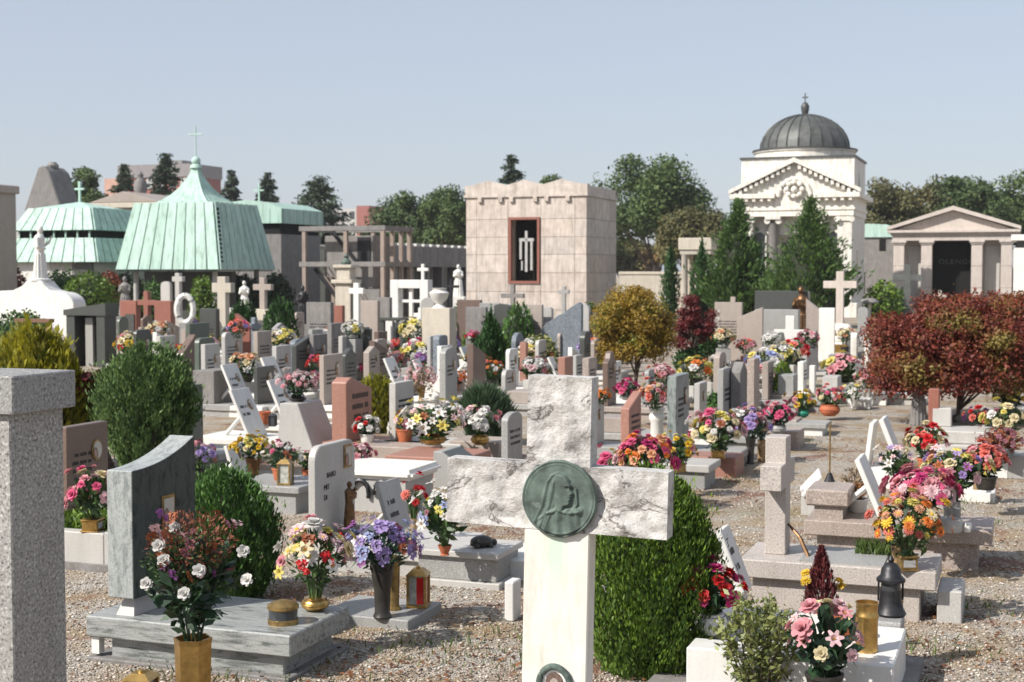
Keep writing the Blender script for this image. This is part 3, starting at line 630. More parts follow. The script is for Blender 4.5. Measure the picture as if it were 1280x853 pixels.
def mausoleum():
    o = thing('mausoleum', 'square pinkish travertine tomb with a tall dark cross window and zigzag parapet', 'mausoleum', dep(733, 44), RZ)
    W_, D_, H_ = 4.05, 3.4, 4.12
    b = MB(); b.box(-W_+.04, -2.55, .04, D_-.04, -.1, H_); b.box(-1.58, -.04, .04, D_-.04, -.1, H_); b.box(-2.55, -1.58, .04, D_-.04, -.1, 1.4); b.box(-2.55, -1.58, .04, D_-.04, 3.47, H_); b.box(-2.55, -1.58, 1.2, D_-.04, 1.4, 3.47)
    b.build('wall_core', trav[1], o)
    zc = [0,.55,1.12,1.72,2.3,2.85,3.42,4.12]
    panels_on(o, 'stone_panel', (-W_, .04, 0), (1,0,0), None, [0,.36,1.44,2.54,3.66,4.05], zc, .04, trav, lambda a0,a1,z0,z1: a0 == 1.44 and z1 > 1.2 and z0 < 3.4, nrm=(0,-1,0))
    for z0, z1 in ((1.12,1.4),):
        panels_on(o, 'stone_panel', (-W_, .04, 0), (1,0,0), None, [1.44,2.54], [z0,z1], .04, trav, nrm=(0,-1,0))
    panels_on(o, 'stone_panel', (-.04, 0, 0), (0,1,0), None, [0,1.0,2.55,3.4], zc, .04, trav, nrm=(1,0,0))
    # window
    f = MB(); f.box(-2.58,-2.5,-.05,.1,1.38,3.48); f.box(-1.62,-1.54,-.05,.1,1.38,3.48); f.box(-2.5,-1.62,-.05,.1,3.4,3.48); f.box(-2.5,-1.62,-.05,.1,1.38,1.46)
    win = f.build('window_frame', redg, o)
    MB().box(-2.5,-1.62,.5,.52,1.46,3.4).build('dark_glass', black, win)
    g = MB(); g.box(-2.11,-2.03,.2,.26,1.75,3.05); g.box(-2.32,-1.82,.2,.26,2.72,2.82); g.box(-2.3,-2.22,.2,.26,2.15,2.72); g.box(-1.93,-1.86,.2,.26,1.8,2.72); g.box(-2.24,-2.19,.2,.26,1.8,2.1)
    g.build('metal_cross_grille', steelw, win)
    # cornice, corbels and the three small gables of the parapet
    b = MB(); b.box(-W_-.05,.05,-.06,.25,4.12,4.2); b.box(-W_-.03,.03,-.03,.25,4.2,4.5); b.box(-.25,.05,.25,D_+.04,4.12,4.2); b.box(-.22,.03,.25,D_+.02,4.2,4.45); b.box(-W_-.03,-W_+.2,.25,D_+.02,4.12,4.45); b.box(-W_-.03,.03,D_-.2,D_+.02,4.12,4.45); b.build('cornice', trav[2], o)
    for x in (-3.55,-2.85,-2.48,-1.68,-1.3,-.6): MB().box(x-.07,x+.07,-.09,0,3.96,4.12).build('corbel', trav[0], o, bevel=.01)
    for x in (-3.28,-2.05,-.82):
        gbl = MB().prism([(x-.62,4.5),(x+.62,4.5),(x,4.66)], -.03, .22).build('parapet_gable', trav[2], o)
        r = MB().prism([(x-.6,4.5),(x+.6,4.5),(x,4.64)], .225, D_-.25).build('roof_ridge', cop, o)
    b = MB(); b.box(-W_+.2,-.22,.25,D_-.2,4.3,4.46); b.build('roof_sheet', cop, o)
    return o
mausoleum()
def chapel():
    o = thing('domed_chapel', 'ivory stone chapel with a ribbed dark lead dome and carved pediment', 'chapel', dep(992, 55), RZ)
    hw = 2.2; D = 4.6
    b = MB(); b.box(-hw,-.85,.5,D,-.1,4.1); b.box(.85,hw,.5,D,-.1,4.1); b.box(-.85,.85,.5,D,3.2,4.1); b.box(-.85,.85,1.1,D,-.1,3.2); b.build('wall', ivory, o)
    MB().box(-hw-.25,hw+.25,-.3,D+.2,-.1,.55).build('podium', ivory, o, bevel=.02)
    MB().box(-.62,.62,1.0,1.09,.55,2.9).build('door', glass_d, o)
    for sx in (-1,1):                                                      # arched dark windows beside the door, and the window of the flank
        q = [(sx*1.42-.26,1.6),(sx*1.42+.26,1.6)] + [(sx*1.42+.26*math.cos(a),3.1+.26*math.sin(a)) for a in [i*math.pi/8 for i in range(9)]]
        w = MB().prism(q, .44, .49).build('window', glass_d, o); f = MB(); f.tube([(x_,.42,z_) for x_, z_ in q[1:]] + [(q[0][0],.42,q[0][1])], .05, 6); f.build('window_surround', ivory, w)
    for x in (-hw+.28, hw-.28): # corner piers
        p = MB().box(x-.28,x+.28,.06,.5,.55,3.7).build('pier', ivory, o, bevel=.015); MB().box(x-.33,x+.33,0,.5,3.7,3.9).build('capital', ivory, p, bevel=.02)
        for d in (-.28,.28): MB().lathe([(.11,-.12),(.11,.2)], 14, 0, Matrix.Translation((x+d,.1,3.78)) @ Matrix.Rotation(math.pi/2,4,'X')).build('volute', ivory, p)
    for x in (-.85,.85):
        p = MB().lathe([(.27,.55),(.27,.65),(.22,.72),(.22,1.5),(.19,3.62),(.22,3.66)], 20, M=Matrix.Translation((x,.22,0))).build('column', concrete, o, smooth=True)
        s = MB(); s.box(x-.3,x+.3,-.04,.5,3.8,3.92)
        for d in (-.22,.22): s.lathe([(.12,-.08),(.12,.45)], 14, 0, Matrix.Translation((x+d,.1,3.74)) @ Matrix.Rotation(-math.pi/2,4,'X'))
        s.build('capital', ivory, p, smooth=True)
    b = MB(); b.box(-hw-.05,hw+.05,-.02,D,3.92,4.15); b.box(-hw-.1,hw+.1,-.06,D+.04,4.15,4.25); b.box(-hw-.05,hw+.05,-.02,D,4.25,4.62); b.build('entablature', ivory, o)
    b = MB(); b.box(-hw-.3,-.75,-.3,D+.25,4.62,4.8); b.box(.75,hw+.3,-.3,D+.25,4.62,4.8); b.box(-.75,.75,0,D+.25,4.62,4.8); b.build('cornice', ivory, o)
    # pediment with a stepped rake, brackets and a wreath
    p = MB().prism([(-hw-.05,4.8),(hw+.05,4.8),(0,5.98)], -.02, .7).build('pediment', ivory, o)
    for s in (-1,1):
        MB().prism(sorted([(s*(hw+.34),4.8),(s*(hw+.34),4.95),(0,6.18),(0,6.0)], key=lambda q: 0) if s > 0 else [(0,6.0),(0,6.18),(-hw-.34,4.95),(-hw-.34,4.8)], -.32, .72).build('raking_cornice', ivory, p)
        for k in range(11):
            t = (k + .5)/11.5; x = s*(hw+.2)*(1-t); z = 4.78 + 1.18*t; MB().box(x-.06,x+.06,-.25,-.02,z-.13,z+.03).build('modillion', ivory, p)
        for k in range(5):
            x = s*(.95 + k*.3); MB().box(x-.06,x+.06,-.26,-.03,4.5,4.62).build('modillion', ivory, p)
    a_ = [(.62*math.cos(t), -.06, 4.66 + .7*math.sin(t)) for t in [i*math.pi/14 for i in range(15)]]
    MB().tube(a_, .09, 8).build('arch_moulding', ivory, p, smooth=True)
    wr = MB(); wr.tube([(.3*math.cos(t), -.1, 4.95 + .27*math.sin(t)) for t in [i*6.283/20 for i in range(21)]], .07, 8)
    for k in range(8): t = k*.785; wr.ball((.3*math.cos(t), -.13, 4.95 + .27*math.sin(t)), .1, 6)
    wr.ball((0,-.08,4.95), .14, 8); wr.build('wreath', ivory, p, smooth=True)
    b = MB(); b.box(-hw,hw,.55,D-.1,4.8,6.2); b.build('attic', ivory, o); MB().box(-hw-.06,hw+.06,.49,D-.04,6.2,6.28).build('attic_coping', leadl, o)
    MB().box(hw-.005,hw+.015,2.1,2.5,5.1,5.7).build('window', glass_d, o); MB().box(hw-.005,hw+.015,1.8,2.3,1.5,2.6).build('window', glass_d, o)
    cy = .55 + (D-.65)/2; M = Matrix.Translation((0,cy,0))
    MB().lathe([(2.0,6.28),(2.0,6.52),(2.06,6.54),(2.06,6.6),(1.9,6.6)], 40, M=M).build('drum', ivory, o, smooth=True)
    MB().lathe([(2.1,6.6),(2.1,6.66),(1.8,6.7)], 40, M=M).build('dome_gutter', leadl, o)
    R = 1.78; nseg = 24                                                     # the lead sheets of the dome, one by one, with rolls between
    for k in range(nseg):
        b = MB(); a0 = 2*math.pi*(k + .03)/nseg; a1 = 2*math.pi*(k + .97)/nseg; P = []
        for i in range(9):
            e = math.pi/2*i/8*.985; rr = R*math.cos(e); z = 6.68 + 1.42*math.sin(e)
            P += [(rr*math.cos(a0), cy + rr*math.sin(a0), z), (rr*math.cos(a1), cy + rr*math.sin(a1), z)]
        b.add(P, [(2*i, 2*i+1, 2*i+3, 2*i+2) for i in range(8)]); d = b.build('lead_sheet', lead, o, smooth=True)
        r = MB().tube([((R+.01)*math.cos(math.pi/2*i/8*.985)*math.cos(a0 - .01), cy + (R+.01)*math.cos(math.pi/2*i/8*.985)*math.sin(a0 - .01), 6.68 + 1.43*math.sin(math.pi/2*i/8*.985)) for i in range(9)], .028, 5).build('roll_seam', leadl, d)
    MB().lathe([(R-.04,6.66),(R*.92,7.1),(R*.7,7.62),(R*.4,7.92),(.05,8.05)], 24, M=M).build('dome_shell', leadl, o, smooth=True)
    f = MB(); f.lathe([(.2,8.0),(.2,8.1),(.12,8.14),(.16,8.3),(.17,8.45),(.1,8.58),(.02,8.62)], 12, M=M); f.box(-.02,.02,cy-.02,cy+.02,8.6,8.98); f.box(-.12,.12,cy-.018,cy+.018,8.78,8.83); f.build('finial', leadl, o, smooth=True)
    return o
chapel()
def temple():
    o = thing('temple_tomb', 'small temple tomb with four square pillars and a dark doorway', 'tomb', dep(1190, 61.5), RZ)
    hw = 2.55; D = 3.6
    b = MB(); b.box(-hw+.2,hw-.2,1.3,D,0,3.1); b.build('cella_wall', temple_m, o); MB().box(-hw+.1,-.95,.75,1.3,0,3.1).build('bay_wall', temple_m, o); MB().box(.95,hw-.1,.75,1.3,0,3.1).build('bay_wall', temple_m, o)
    for s in (-1,1): MB().box(s*1.62-.32,s*1.62+.32,.70,.75,.2,2.9).build('bay_panel', greyw, o, bevel=.01)
    MB().box(-.95,.95,1.2,1.295,0,3.1).build('door', black, o)  # near-black sheet, colour stands in for the unlit depth of the doorway
    MB().box(-hw-.2,hw+.2,-.3,D+.1,-.1,.12).build('step', temple_m, o)
    for x in (-2.28,-1.1,1.0,2.22):
        p = MB(); 
        for k in range(3): p.box(x-.23,x+.23,0,.46,.12+k*.94,.12+(k+1)*.94-.012)
        q = p.build('pillar', temple_m, o, bevel=.012); c = MB(); c.box(x-.27,x+.27,-.04,.5,2.94,3.02); c.box(x-.32,x+.32,-.09,.55,3.02,3.12); c.build('capital', temple_m, q, bevel=.01)
    b = MB(); b.box(-hw-.02,hw+.02,0,D,3.12,3.36); b.build('architrave', temple_m, o); b = MB(); b.box(-hw-.1,hw+.1,-.08,D+.05,3.36,3.46); b.box(-hw-.22,hw+.22,-.2,D+.1,3.46,3.58); b.build('cornice', temple_m, o, bevel=.01)
    p = MB().prism([(-hw,3.58),(hw,3.58),(0,4.42)], .1, .6).build('pediment', temple_m, o)
    for s in (-1,1): MB().prism([(s*(hw+.24),3.58),(s*(hw+.24),3.72),(0,4.62),(0,4.44)] if s > 0 else [(0,4.44),(0,4.62),(-hw-.24,3.72),(-hw-.24,3.58)], -.22, D).build('raking_cornice', temple_m, p)
    cu = bpy.data.curves.new('name_letters', 'FONT'); cu.body = 'OLENGO'; cu.size = .3; cu.extrude = .012; cu.align_x = 'CENTER'; cu.space_character = 1.15; cu.materials.append(lead)
    tmp = bpy.data.objects.new('tmp', cu); C.objects.link(tmp); bpy.context.view_layer.update()
    lm = bpy.data.meshes.new_from_object(tmp.evaluated_get(bpy.context.evaluated_depsgraph_get())); bpy.data.objects.remove(tmp)
    t = stuff(link('name_letters', lm, o)); t.location = (.12,1.18,2.1); t.rotation_euler = (math.pi/2,0,0); t.scale = (1.15,1,1)
    MB().ball((0,1.17,1.2), .05, 6).build('door_handle', brassd, o)
temple()
def trapezoid_panels(o, name, a, b_, c, d, n, m, seam, th=.05, gap=.05):
    # a,b_ eave ends, c,d top ends (c above b_, d above a): n standing-seam sheets
    a, b_, c, d = map(Vector, (a, b_, c, d)); nr = (b_ - a).cross(d - a).normalized()
    MB().add([a - nr*.02, b_ - nr*.02, c - nr*.02, d - nr*.02], [(0,1,2,3)]).build('roof_deck', seam, o)
    L = (b_ - a).length
    for i in range(n):
        u0 = i/n + gap/L/2; u1 = (i+1)/n - gap/L/2
        q = [a.lerp(b_, u0), a.lerp(b_, u1), d.lerp(c, u1), d.lerp(c, u0)]
        s = link(name, MB().add(q + [v + nr*th for v in q], [(0,3,2,1),(4,5,6,7),(0,1,5,4),(1,2,6,5),(2,3,7,6),(3,0,4,7)]).mesh(name, m), o)
def pavilion():
    o = thing('canopy_tomb', 'tomb canopy with a big flared green copper roof and ball finial', 'canopy', dep(275, 50), RZ)
    W_, D_ = 4.35, 3.9; ze, zb = 1.83, 4.25; ix, iy = .5, .46
    e = [(-W_,0,ze),(0,0,ze),(0,D_,ze),(-W_,D_,ze)]; t = [(-W_+ix,iy,zb),(-ix,iy,zb),(-ix,D_-iy,zb),(-W_+ix,D_-iy,zb)]
    for i, n in ((0,9),(1,9),(2,9),(3,9)): trapezoid_panels(o, 'copper_sheet', e[i], e[(i+1) % 4], t[(i+1) % 4], t[i], n, cop, copd)
    v = MB()                                                               # row of round holes beside the near hip
    for k in range(13):
        f = .12 + .84*k/13; p = Vector(e[1]).lerp(Vector(t[1]), f) + Vector((-.1*0 + .045, .13, 0)); v.ball(p, .05 + .02*f, 6)
    v.build('vent_hole', black, o)
    cx, cy = -W_/2, D_/2; b = MB(); prof = [(1.0,zb-.02),(.78,zb+.14),(.56,zb+.36),(.38,zb+.62),(.24,zb+.9),(.14,zb+1.15),(.09,zb+1.4)]
    hx, hy = (W_/2 - ix)*.74, (D_/2 - iy)*.74; MB().box(-W_+ix,-ix,iy,D_-iy,zb-.12,zb-.015).build('roof_shelf', cop, o); n = 12; P = []
    def ring(r, z):
        pts = []
        for sx, sy, ex, ey in ((-1,-1,1,-1),(1,-1,1,1),(1,1,-1,1),(-1,1,-1,-1)):
            for k in range(n):
                u = k/n; bulge = 1 - .04*(k % 2); pts.append((cx + (sx + (ex-sx)*u)*hx*r*bulge, cy + (sy + (ey-sy)*u)*hy*r*bulge, z))
        return pts
    for r, z in prof: P += ring(r, z)
    m4 = 4*n; F = [(k*m4+i, k*m4+(i+1) % m4, (k+1)*m4+(i+1) % m4, (k+1)*m4+i) for k in range(len(prof)-1) for i in range(m4)]; b.add(P, F); b.build('flared_cap', cop, o)
    f = MB(); f.lathe([(.22,zb+1.35),(.2,zb+1.45),(.14,zb+1.5)], 12, M=Matrix.Translation((cx,cy,0))); f.ball((cx,cy,zb+1.62), .17, 10); f.tube([(cx,cy,zb+1.75),(cx,cy,zb+2.9)], .025, 6); f.tube([(cx-.3,cy,zb+2.6),(cx+.3,cy,zb+2.6)], .025, 6); f.build('finial', cop, o, smooth=True)
    for x, y in ((-W_+.5,.5),(-.5,.5),(-.5,D_-.5),(-W_+.5,D_-.5)): MB().tube([(x,y,-.1),(x,y,ze+.1)], .1, 10).build('post', greyw, o)
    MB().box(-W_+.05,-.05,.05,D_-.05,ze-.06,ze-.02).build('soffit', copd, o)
    MB().box(-W_+.3,-.3,1.3,1.6,-.1,ze-.07).build('dark_back_wall', darkg, o)  # dark sheet added so the space under the roof reads as deep shade
pavilion()
def pagoda():
    o = thing('tiered_tomb', 'low tomb with two tiers of green copper roof and a small cross', 'tomb', dep(122, 52), RZ)
    W_, D_ = 4.6, 4.2
    def tier(x0, z0, z1, ins, n): 
        e = [(-W_+x0,x0,z0),(-x0,x0,z0),(-x0,D_-x0,z0),(-W_+x0,D_-x0,z0)]; t = [(-W_+x0+ins,x0+ins,z1),(-x0-ins,x0+ins,z1),(-x0-ins,D_-x0-ins,z1),(-W_+x0+ins,D_-x0-ins,z1)]
        for i in range(4): trapezoid_panels(o, 'copper_sheet', e[i], e[(i+1) % 4], t[(i+1) % 4], t[i], n, cop, copd)
        return t
    tier(0, 2.1, 3.0, .45, 9); t = tier(.42, 3.3, 4.15, .45, 8)
    b = MB(); b.box(-W_+.6,-.6,.6,D_-.6,2.9,3.32); b.build('clerestory', black, o)
    for i in range(7): x = -W_+.7 + i*(W_-1.4)/6; MB().box(x-.03,x+.03,.5,.56,2.95,3.34).build('clerestory_strut', cop, o)
    b = MB(); b.add(t + [(-W_/2-.1,D_/2,4.45),(-W_/2+.1,D_/2,4.45)], [(0,1,5,4),(1,2,5),(2,3,4,5),(3,0,4)]); b.build('roof_cap', cop, o)
    c = MB(); c.box(-W_/2-.04,-W_/2+.04,D_/2-.04,D_/2+.04,4.4,5.25); c.box(-W_/2-.22,-W_/2+.22,D_/2-.03,D_/2+.03,4.92,5.0); c.build('roof_cross', cop, o)
    zz = [0,.7,1.4,2.1]; MB().box(-W_+.3,-.35,.3,D_-.3,-.1,2.12).build('wall', greyw, o)
    panels_on(o, 'marble_panel', (-W_+.3,.3,0), (1,0,0), None, [0,1.0,2.0,3.0], zz, .03, [greyw, white], nrm=(0,-1,0))
    MB().box(-1.2,-.4,.22,.3,0,2.05).build('door', darkg, o)
pagoda()
def frame_tomb():
    o = thing('frame_tomb', 'open framework tomb of rosy concrete posts and beams', 'tomb', dep(478, 46), RZ)
    W_, D_ = 2.95, 2.1; zt, zm = 3.1, 1.92
    for x in (-W_, -W_*.48, -.07):
        for y in (0, D_): MB().box(x, x+.14, y, y+.14, -.1, zt).build('post', rosec, o, bevel=.01)
    for y in (D_*.35, D_*.68): MB().box(-.06,.06,y,y+.12,-.1,zt-.01).build('post', rosec, o)
    for z in (zt, zm):
        for y in (-.02, D_-.02): MB().box(-W_-.1,.12,y,y+.18,z,z+.16).build('beam', concrete, o, bevel=.008)
        for x in (-W_-.06, -.08): MB().box(x,x+.18,.162,D_-.022,z,z+.16).build('beam', concrete, o)
    MB().box(-W_+.55,-.62,.6,D_-.1,1.2,2.95).build('inner_chamber', concrete, o, bevel=.01); MB().box(-W_*.4,-.7,.57,.6,2.0,2.9).build('grille', iron, o)
    MB().box(-W_*.55,-.25,.3,D_-.2,-.1,1.18).build('lower_wall', concrete, o)
    for k in range(7):
        x = -W_+.45 + k*.2; MB().tube([(x,.28,1.9),(x+1.1 - k*.06,.28,.55)], .025, 5).build('slanting_bar', rosec, o)
    MB().tube([(-W_+.9,.5,3.05),(-W_+1.9,.5,1.95)], .06, 6).build('brace', iron, o); MB().tube([(-W_+.35,.26,1.85),(-W_+1.5,.26,.5)], .07, 6).build('brace', iron, o)
frame_tomb()
def arcade():
    a = dep(455, 52); b_ = dep(606, 64); d = b_ - a; L = d.length; o = thing('vault_arcade', 'long low grey arcade of burial vaults behind the graves', 'building', a, math.atan2(d.y, d.x))
    n = 16
    for k in range(n): MB().box(k*L/n+.015,(k+1)*L/n-.015,0,.12,1.95,2.78).build('fascia_panel', concrete, o); MB().prism([(k*L/n+.1,2.78),((k+1)*L/n-.1,2.78),((k+.75)*L/n,2.88),((k+.25)*L/n,2.88)],0,.3).build('crest', greyw, o)
    for k in range(0,n+1,2): MB().box(k*L/n-.12,k*L/n+.12,.1,.5,-.1,1.95).build('pier', concrete, o)
    MB().box(0,L,1.6,1.8,-.1,2.7).build('dark_back_wall', darkg, o); MB().box(0,L,.12,1.8,2.6,2.76).build('roof_slab', concrete, o)
arcade()
def houses():
    # behind the canopy tomb: grey chapel with a flat green roof
    o = thing('flat_roofed_tomb', 'grey tomb with a shallow green copper roof behind the canopy', 'tomb', dep(352, 58), RZ)
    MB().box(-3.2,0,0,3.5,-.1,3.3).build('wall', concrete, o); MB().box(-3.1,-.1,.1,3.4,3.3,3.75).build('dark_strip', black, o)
    for k in range(6): MB().box(-3.2+k*.55,-3.2+k*.55+.53,-.1,.1,3.75,4.35).build('copper_sheet', cop, o)
    for k in range(6): MB().box(0,.08,k*.6,k*.6+.58,3.75,4.35).build('copper_sheet', cop, o)
    b = MB(); b.prism([(-3.3,4.35),(.08,4.35),(-.6,4.62),(-1.6,4.72),(-2.6,4.62)], -.1, 3.5); b.build('vaulted_roof', cop, o)
    c = MB(); c.box(-1.64,-1.58,1,1.06,4.7,5.5); c.box(-1.85,-1.37,1,1.05,5.15,5.21); c.build('roof_cross', cop, o)
    # far left pale wall
    o = thing('pale_tomb', 'plain pale stone tomb cut by the left edge of the picture', 'tomb', dep(-14, 46), RZ)
    MB().box(-3,0,0,1.4,-.1,4.35).build('wall', beige, o); MB().box(-3,.1,-.1,1.5,4.35,4.62).build('cornice', beige, o, bevel=.03)
    # leaning peak of stone
    o = thing('gabled_monument', 'dark stone monument with a steep leaning gable at far left', 'monument', dep(55, 60), RZ)
    MB().box(-1.6,1.0,-.6,2.2,-.1,3.9).build('base', greyw, o, bevel=.03)
    MB().prism([(-.9,3.9),(.9,3.9),(1.0,4.3),(.35,6.0),(.05,6.25),(-.2,6.2),(-.95,4.4)], 0, 1.4).build('gable_stone', concrete, o, bevel=.05)
    MB().lathe([(.22,6.15),(.26,6.3),(.14,6.45)], 10, M=Matrix.Translation((.02,.7,0))).build('finial', concrete, o)
    # roof with a shallow pediment behind
    o = thing('pedimented_tomb', 'cream tomb with a wide shallow pediment behind the tiered tomb', 'tomb', dep(185, 63), RZ)
    MB().box(-5.2,.6,0,4,-.1,4.6).build('wall', cream, o); MB().box(-5.4,.8,-.2,4.2,4.6,4.85).build('cornice', cream, o, bevel=.03)
    MB().prism([(-3.0,4.85),(.8,4.85),(-1.1,5.35)], -.2, 4.2).build('pediment', beige, o, bevel=.02); MB().lathe([(.4,4.85),(.45,5.1),(.3,5.3),(.42,5.6),(.38,5.9),(.16,6.1),(.2,6.25),(.05,6.4)], 10, M=Matrix.Translation((-1.7,2,0)), sx=.75, sy=.75).build('stone_urn', concrete, o, smooth=True)
    # right: grey tomb with barrel copper roof
    o = thing('barrel_roofed_tomb', 'grey tomb with a rounded green copper roof beside the temple', 'tomb', dep(1121, 67), RZ)
    MB().box(-1.9,0,0,3,-.1,3.4).build('wall', concrete, o); MB().prism([(-2,3.4),(.1,3.4),(.0,3.75),(-.5,4.0),(-1.4,4.05),(-2,3.95)], -.1, 3).build('barrel_roof', cop, o)
    MB().box(-.85,-.55,-.02,.02,2.75,3.3).build('window', black, o); MB().box(-1.7,-1.5,-.02,.02,.7,1.6).build('window', black, o)
    o = thing('white_tomb', 'white tomb with a projecting flat roof at the right edge', 'tomb', dep(1266, 56), RZ)
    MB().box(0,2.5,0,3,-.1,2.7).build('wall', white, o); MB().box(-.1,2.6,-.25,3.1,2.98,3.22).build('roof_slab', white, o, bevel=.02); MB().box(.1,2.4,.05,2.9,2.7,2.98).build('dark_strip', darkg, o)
    o = thing('small_portico', 'small cream portico with a flat roof behind the red shrub', 'portico', dep(868, 52), RZ)
    MB().box(-.6,.65,-.1,1.2,2.55,3.0).build('roof_slab', cream, o, bevel=.02); MB().box(-.55,.6,-.05,1.15,2.4,2.55).build('architrave', cream, o)
    for x in (-.4,.42): 
        for y in (.1,.95): MB().lathe([(.15,0),(.13,.1),(.12,2.3),(.16,2.4)], 12, M=Matrix.Translation((x,y,0))).build('column', cream, o, smooth=True)
    o = thing('boundary_wall', 'low cream boundary wall beyond the autumn maple', 'wall', dep(775, 54), RZ)
    MB().box(0,3.6,0,.3,-.1,1.66).build('wall_body', cream, o); MB().box(-.05,3.65,-.04,.34,1.66,1.76).build('coping', cream, o)
    # city blocks far off
    o = thing('brick_apartment_block', 'distant red brick apartment block with a grey top storey', 'building', dep(240, 250), RZ)
    MB().box(-15,0,0,10,0,18.6).build('wall', brick, o); MB().box(-15.2,.2,-.2,10.2,18.6,20.9).build('top_storey', plaster, o); MB().box(-8,-3,2,8,20.9,21.7).build('roof_house', plaster, o)
    MB().box(-18,-15,-.2,8,0,18.6).build('gable_panel', plain('peach_plaster', (.45,.27,.21), .9, 0, .2, .4), o)
    for i in range(6):
        for j in range(3): MB().box(-13.8+i*2.35,-12.5+i*2.35,-.12,.1,10.6+j*3,12.4+j*3).build('window', steelw if (i+j) % 3 else glass_d, o)
    o = thing('pink_apartment_block', 'distant hazy pink and white apartment block above the frame tomb', 'building', dep(462, 300), RZ)
    MB().box(-3,0,0,8,0,15.8).build('wall', brick, o); MB().box(-9,-3,0,8,0,15.2).build('side_wall', MAT['pale_granite'], o)
    for i in range(3):
        for j in range(3): MB().box(-8.4+i*1.9,-7.3+i*1.9,-.1,.1,8+j*2.6,9.4+j*2.6).build('window', glass_d, o)
houses()
# ================================================================== trees behind
FG = 'trees behind the tombs'
for nm, lb, px, d, yt, w, kind, m in (
    ('fir_tree', 'broad dark fir standing above the frame tomb', 398, 100, 219, 66, 'fir', L_con),
    ('broad_tree', 'rounded green tree right of the dark fir', 515, 105, 238, 104, 'broad', L_far),
    ('broad_tree', 'green tree rising just left of the pink travertine tomb', 572, 98, 230, 84, 'broad', L_far),
    ('fir_tree', 'fir tip peeping over the travertine tomb roof', 640, 110, 195, 44, 'fir', L_con),
    ('broad_tree', 'thin treetop showing behind the green roof ridges of the travertine tomb', 695, 115, 216, 60, 'broad', L_far),
    ('broad_tree', 'huge dense green tree right of the travertine tomb', 822, 92, 201, 138, 'broad', L_far),
    ('broad_tree', 'lower olive tree against the right side of the huge tree', 868, 84, 258, 90, 'broad', L_far2),
    ('broad_tree', 'green treetop between the huge tree and the left juniper', 905, 100, 275, 70, 'broad', L_far),
    ('broad_tree', 'green tree directly right of the domed chapel', 1108, 98, 230, 84, 'broad', L_far2),
    ('broad_tree', 'turning tree behind the left end of the temple roof', 1160, 104, 224, 80, 'broad', L_far2),
    ('broad_tree', 'tallest dark tree behind the temple pediment', 1213, 96, 214, 84, 'broad', L_far),
    ('broad_tree', 'dark tree at the right edge above the white tomb', 1266, 100, 224, 80, 'broad', L_far),
    ('broad_tree', 'leafy green tree rising behind the cross of the tiered tomb', 104, 96, 205, 62, 'broad', L_far),
    ('fir_tree', 'narrow fir in front of the brick apartment block', 158, 110, 207, 36, 'fir', L_con),
    ('fir_tree', 'dark fir before the right half of the brick apartment block', 209, 108, 193, 50, 'fir', L_con),
    ('fir_tree', 'small fir just right of the copper finial', 291, 120, 214, 30, 'fir', L_con),
    ('fir_tree', 'small fir behind the shallow green roof cross', 336, 118, 217, 32, 'fir', L_con),
    ('broad_tree', 'low tree mass in the gap left of the frame tomb', 360, 110, 262, 40, 'broad', L_far2),
    ('broad_tree', 'small tree left of the pink apartment block at the fir foot', 425, 118, 285, 40, 'broad', L_far),
    ('broad_tree', 'far low treetops behind the small cream portico', 790, 120, 300, 60, 'broad', L_far2)):
    tree(nm, lb, px, d, yt, w, kind, m, FG, leafpx=3.5)
tree('juniper', 'left of the two bright green junipers before the chapel', 922, 47, 242, 92, 'plume', L_jun, 'junipers before the chapel', leafpx=3.6)
tree('juniper', 'right of the two bright green junipers before the chapel', 1012, 44, 240, 112, 'plume', L_jun, 'junipers before the chapel', leafpx=3.6)

def haze():
    b = MB().box(-505, 505, -62, 905, -1, 26); o = b.build('haze', []) if False else None
    me = bpy.data.meshes.new('haze'); me.from_pydata(b.v, [], b.f); m = bpy.data.materials.new('haze_air'); m.use_nodes = True; N = m.node_tree.nodes; N.remove(N['Principled BSDF'])
    v = N.new('ShaderNodeVolumePrincipled'); v.inputs['Color'].default_value = (.9,.92,.95,1); v.inputs['Density'].default_value = .0003; m.node_tree.links.new(v.outputs[0], N['Material Output'].inputs['Volume']); me.materials.append(m)
    stuff(link('haze', me))
haze()
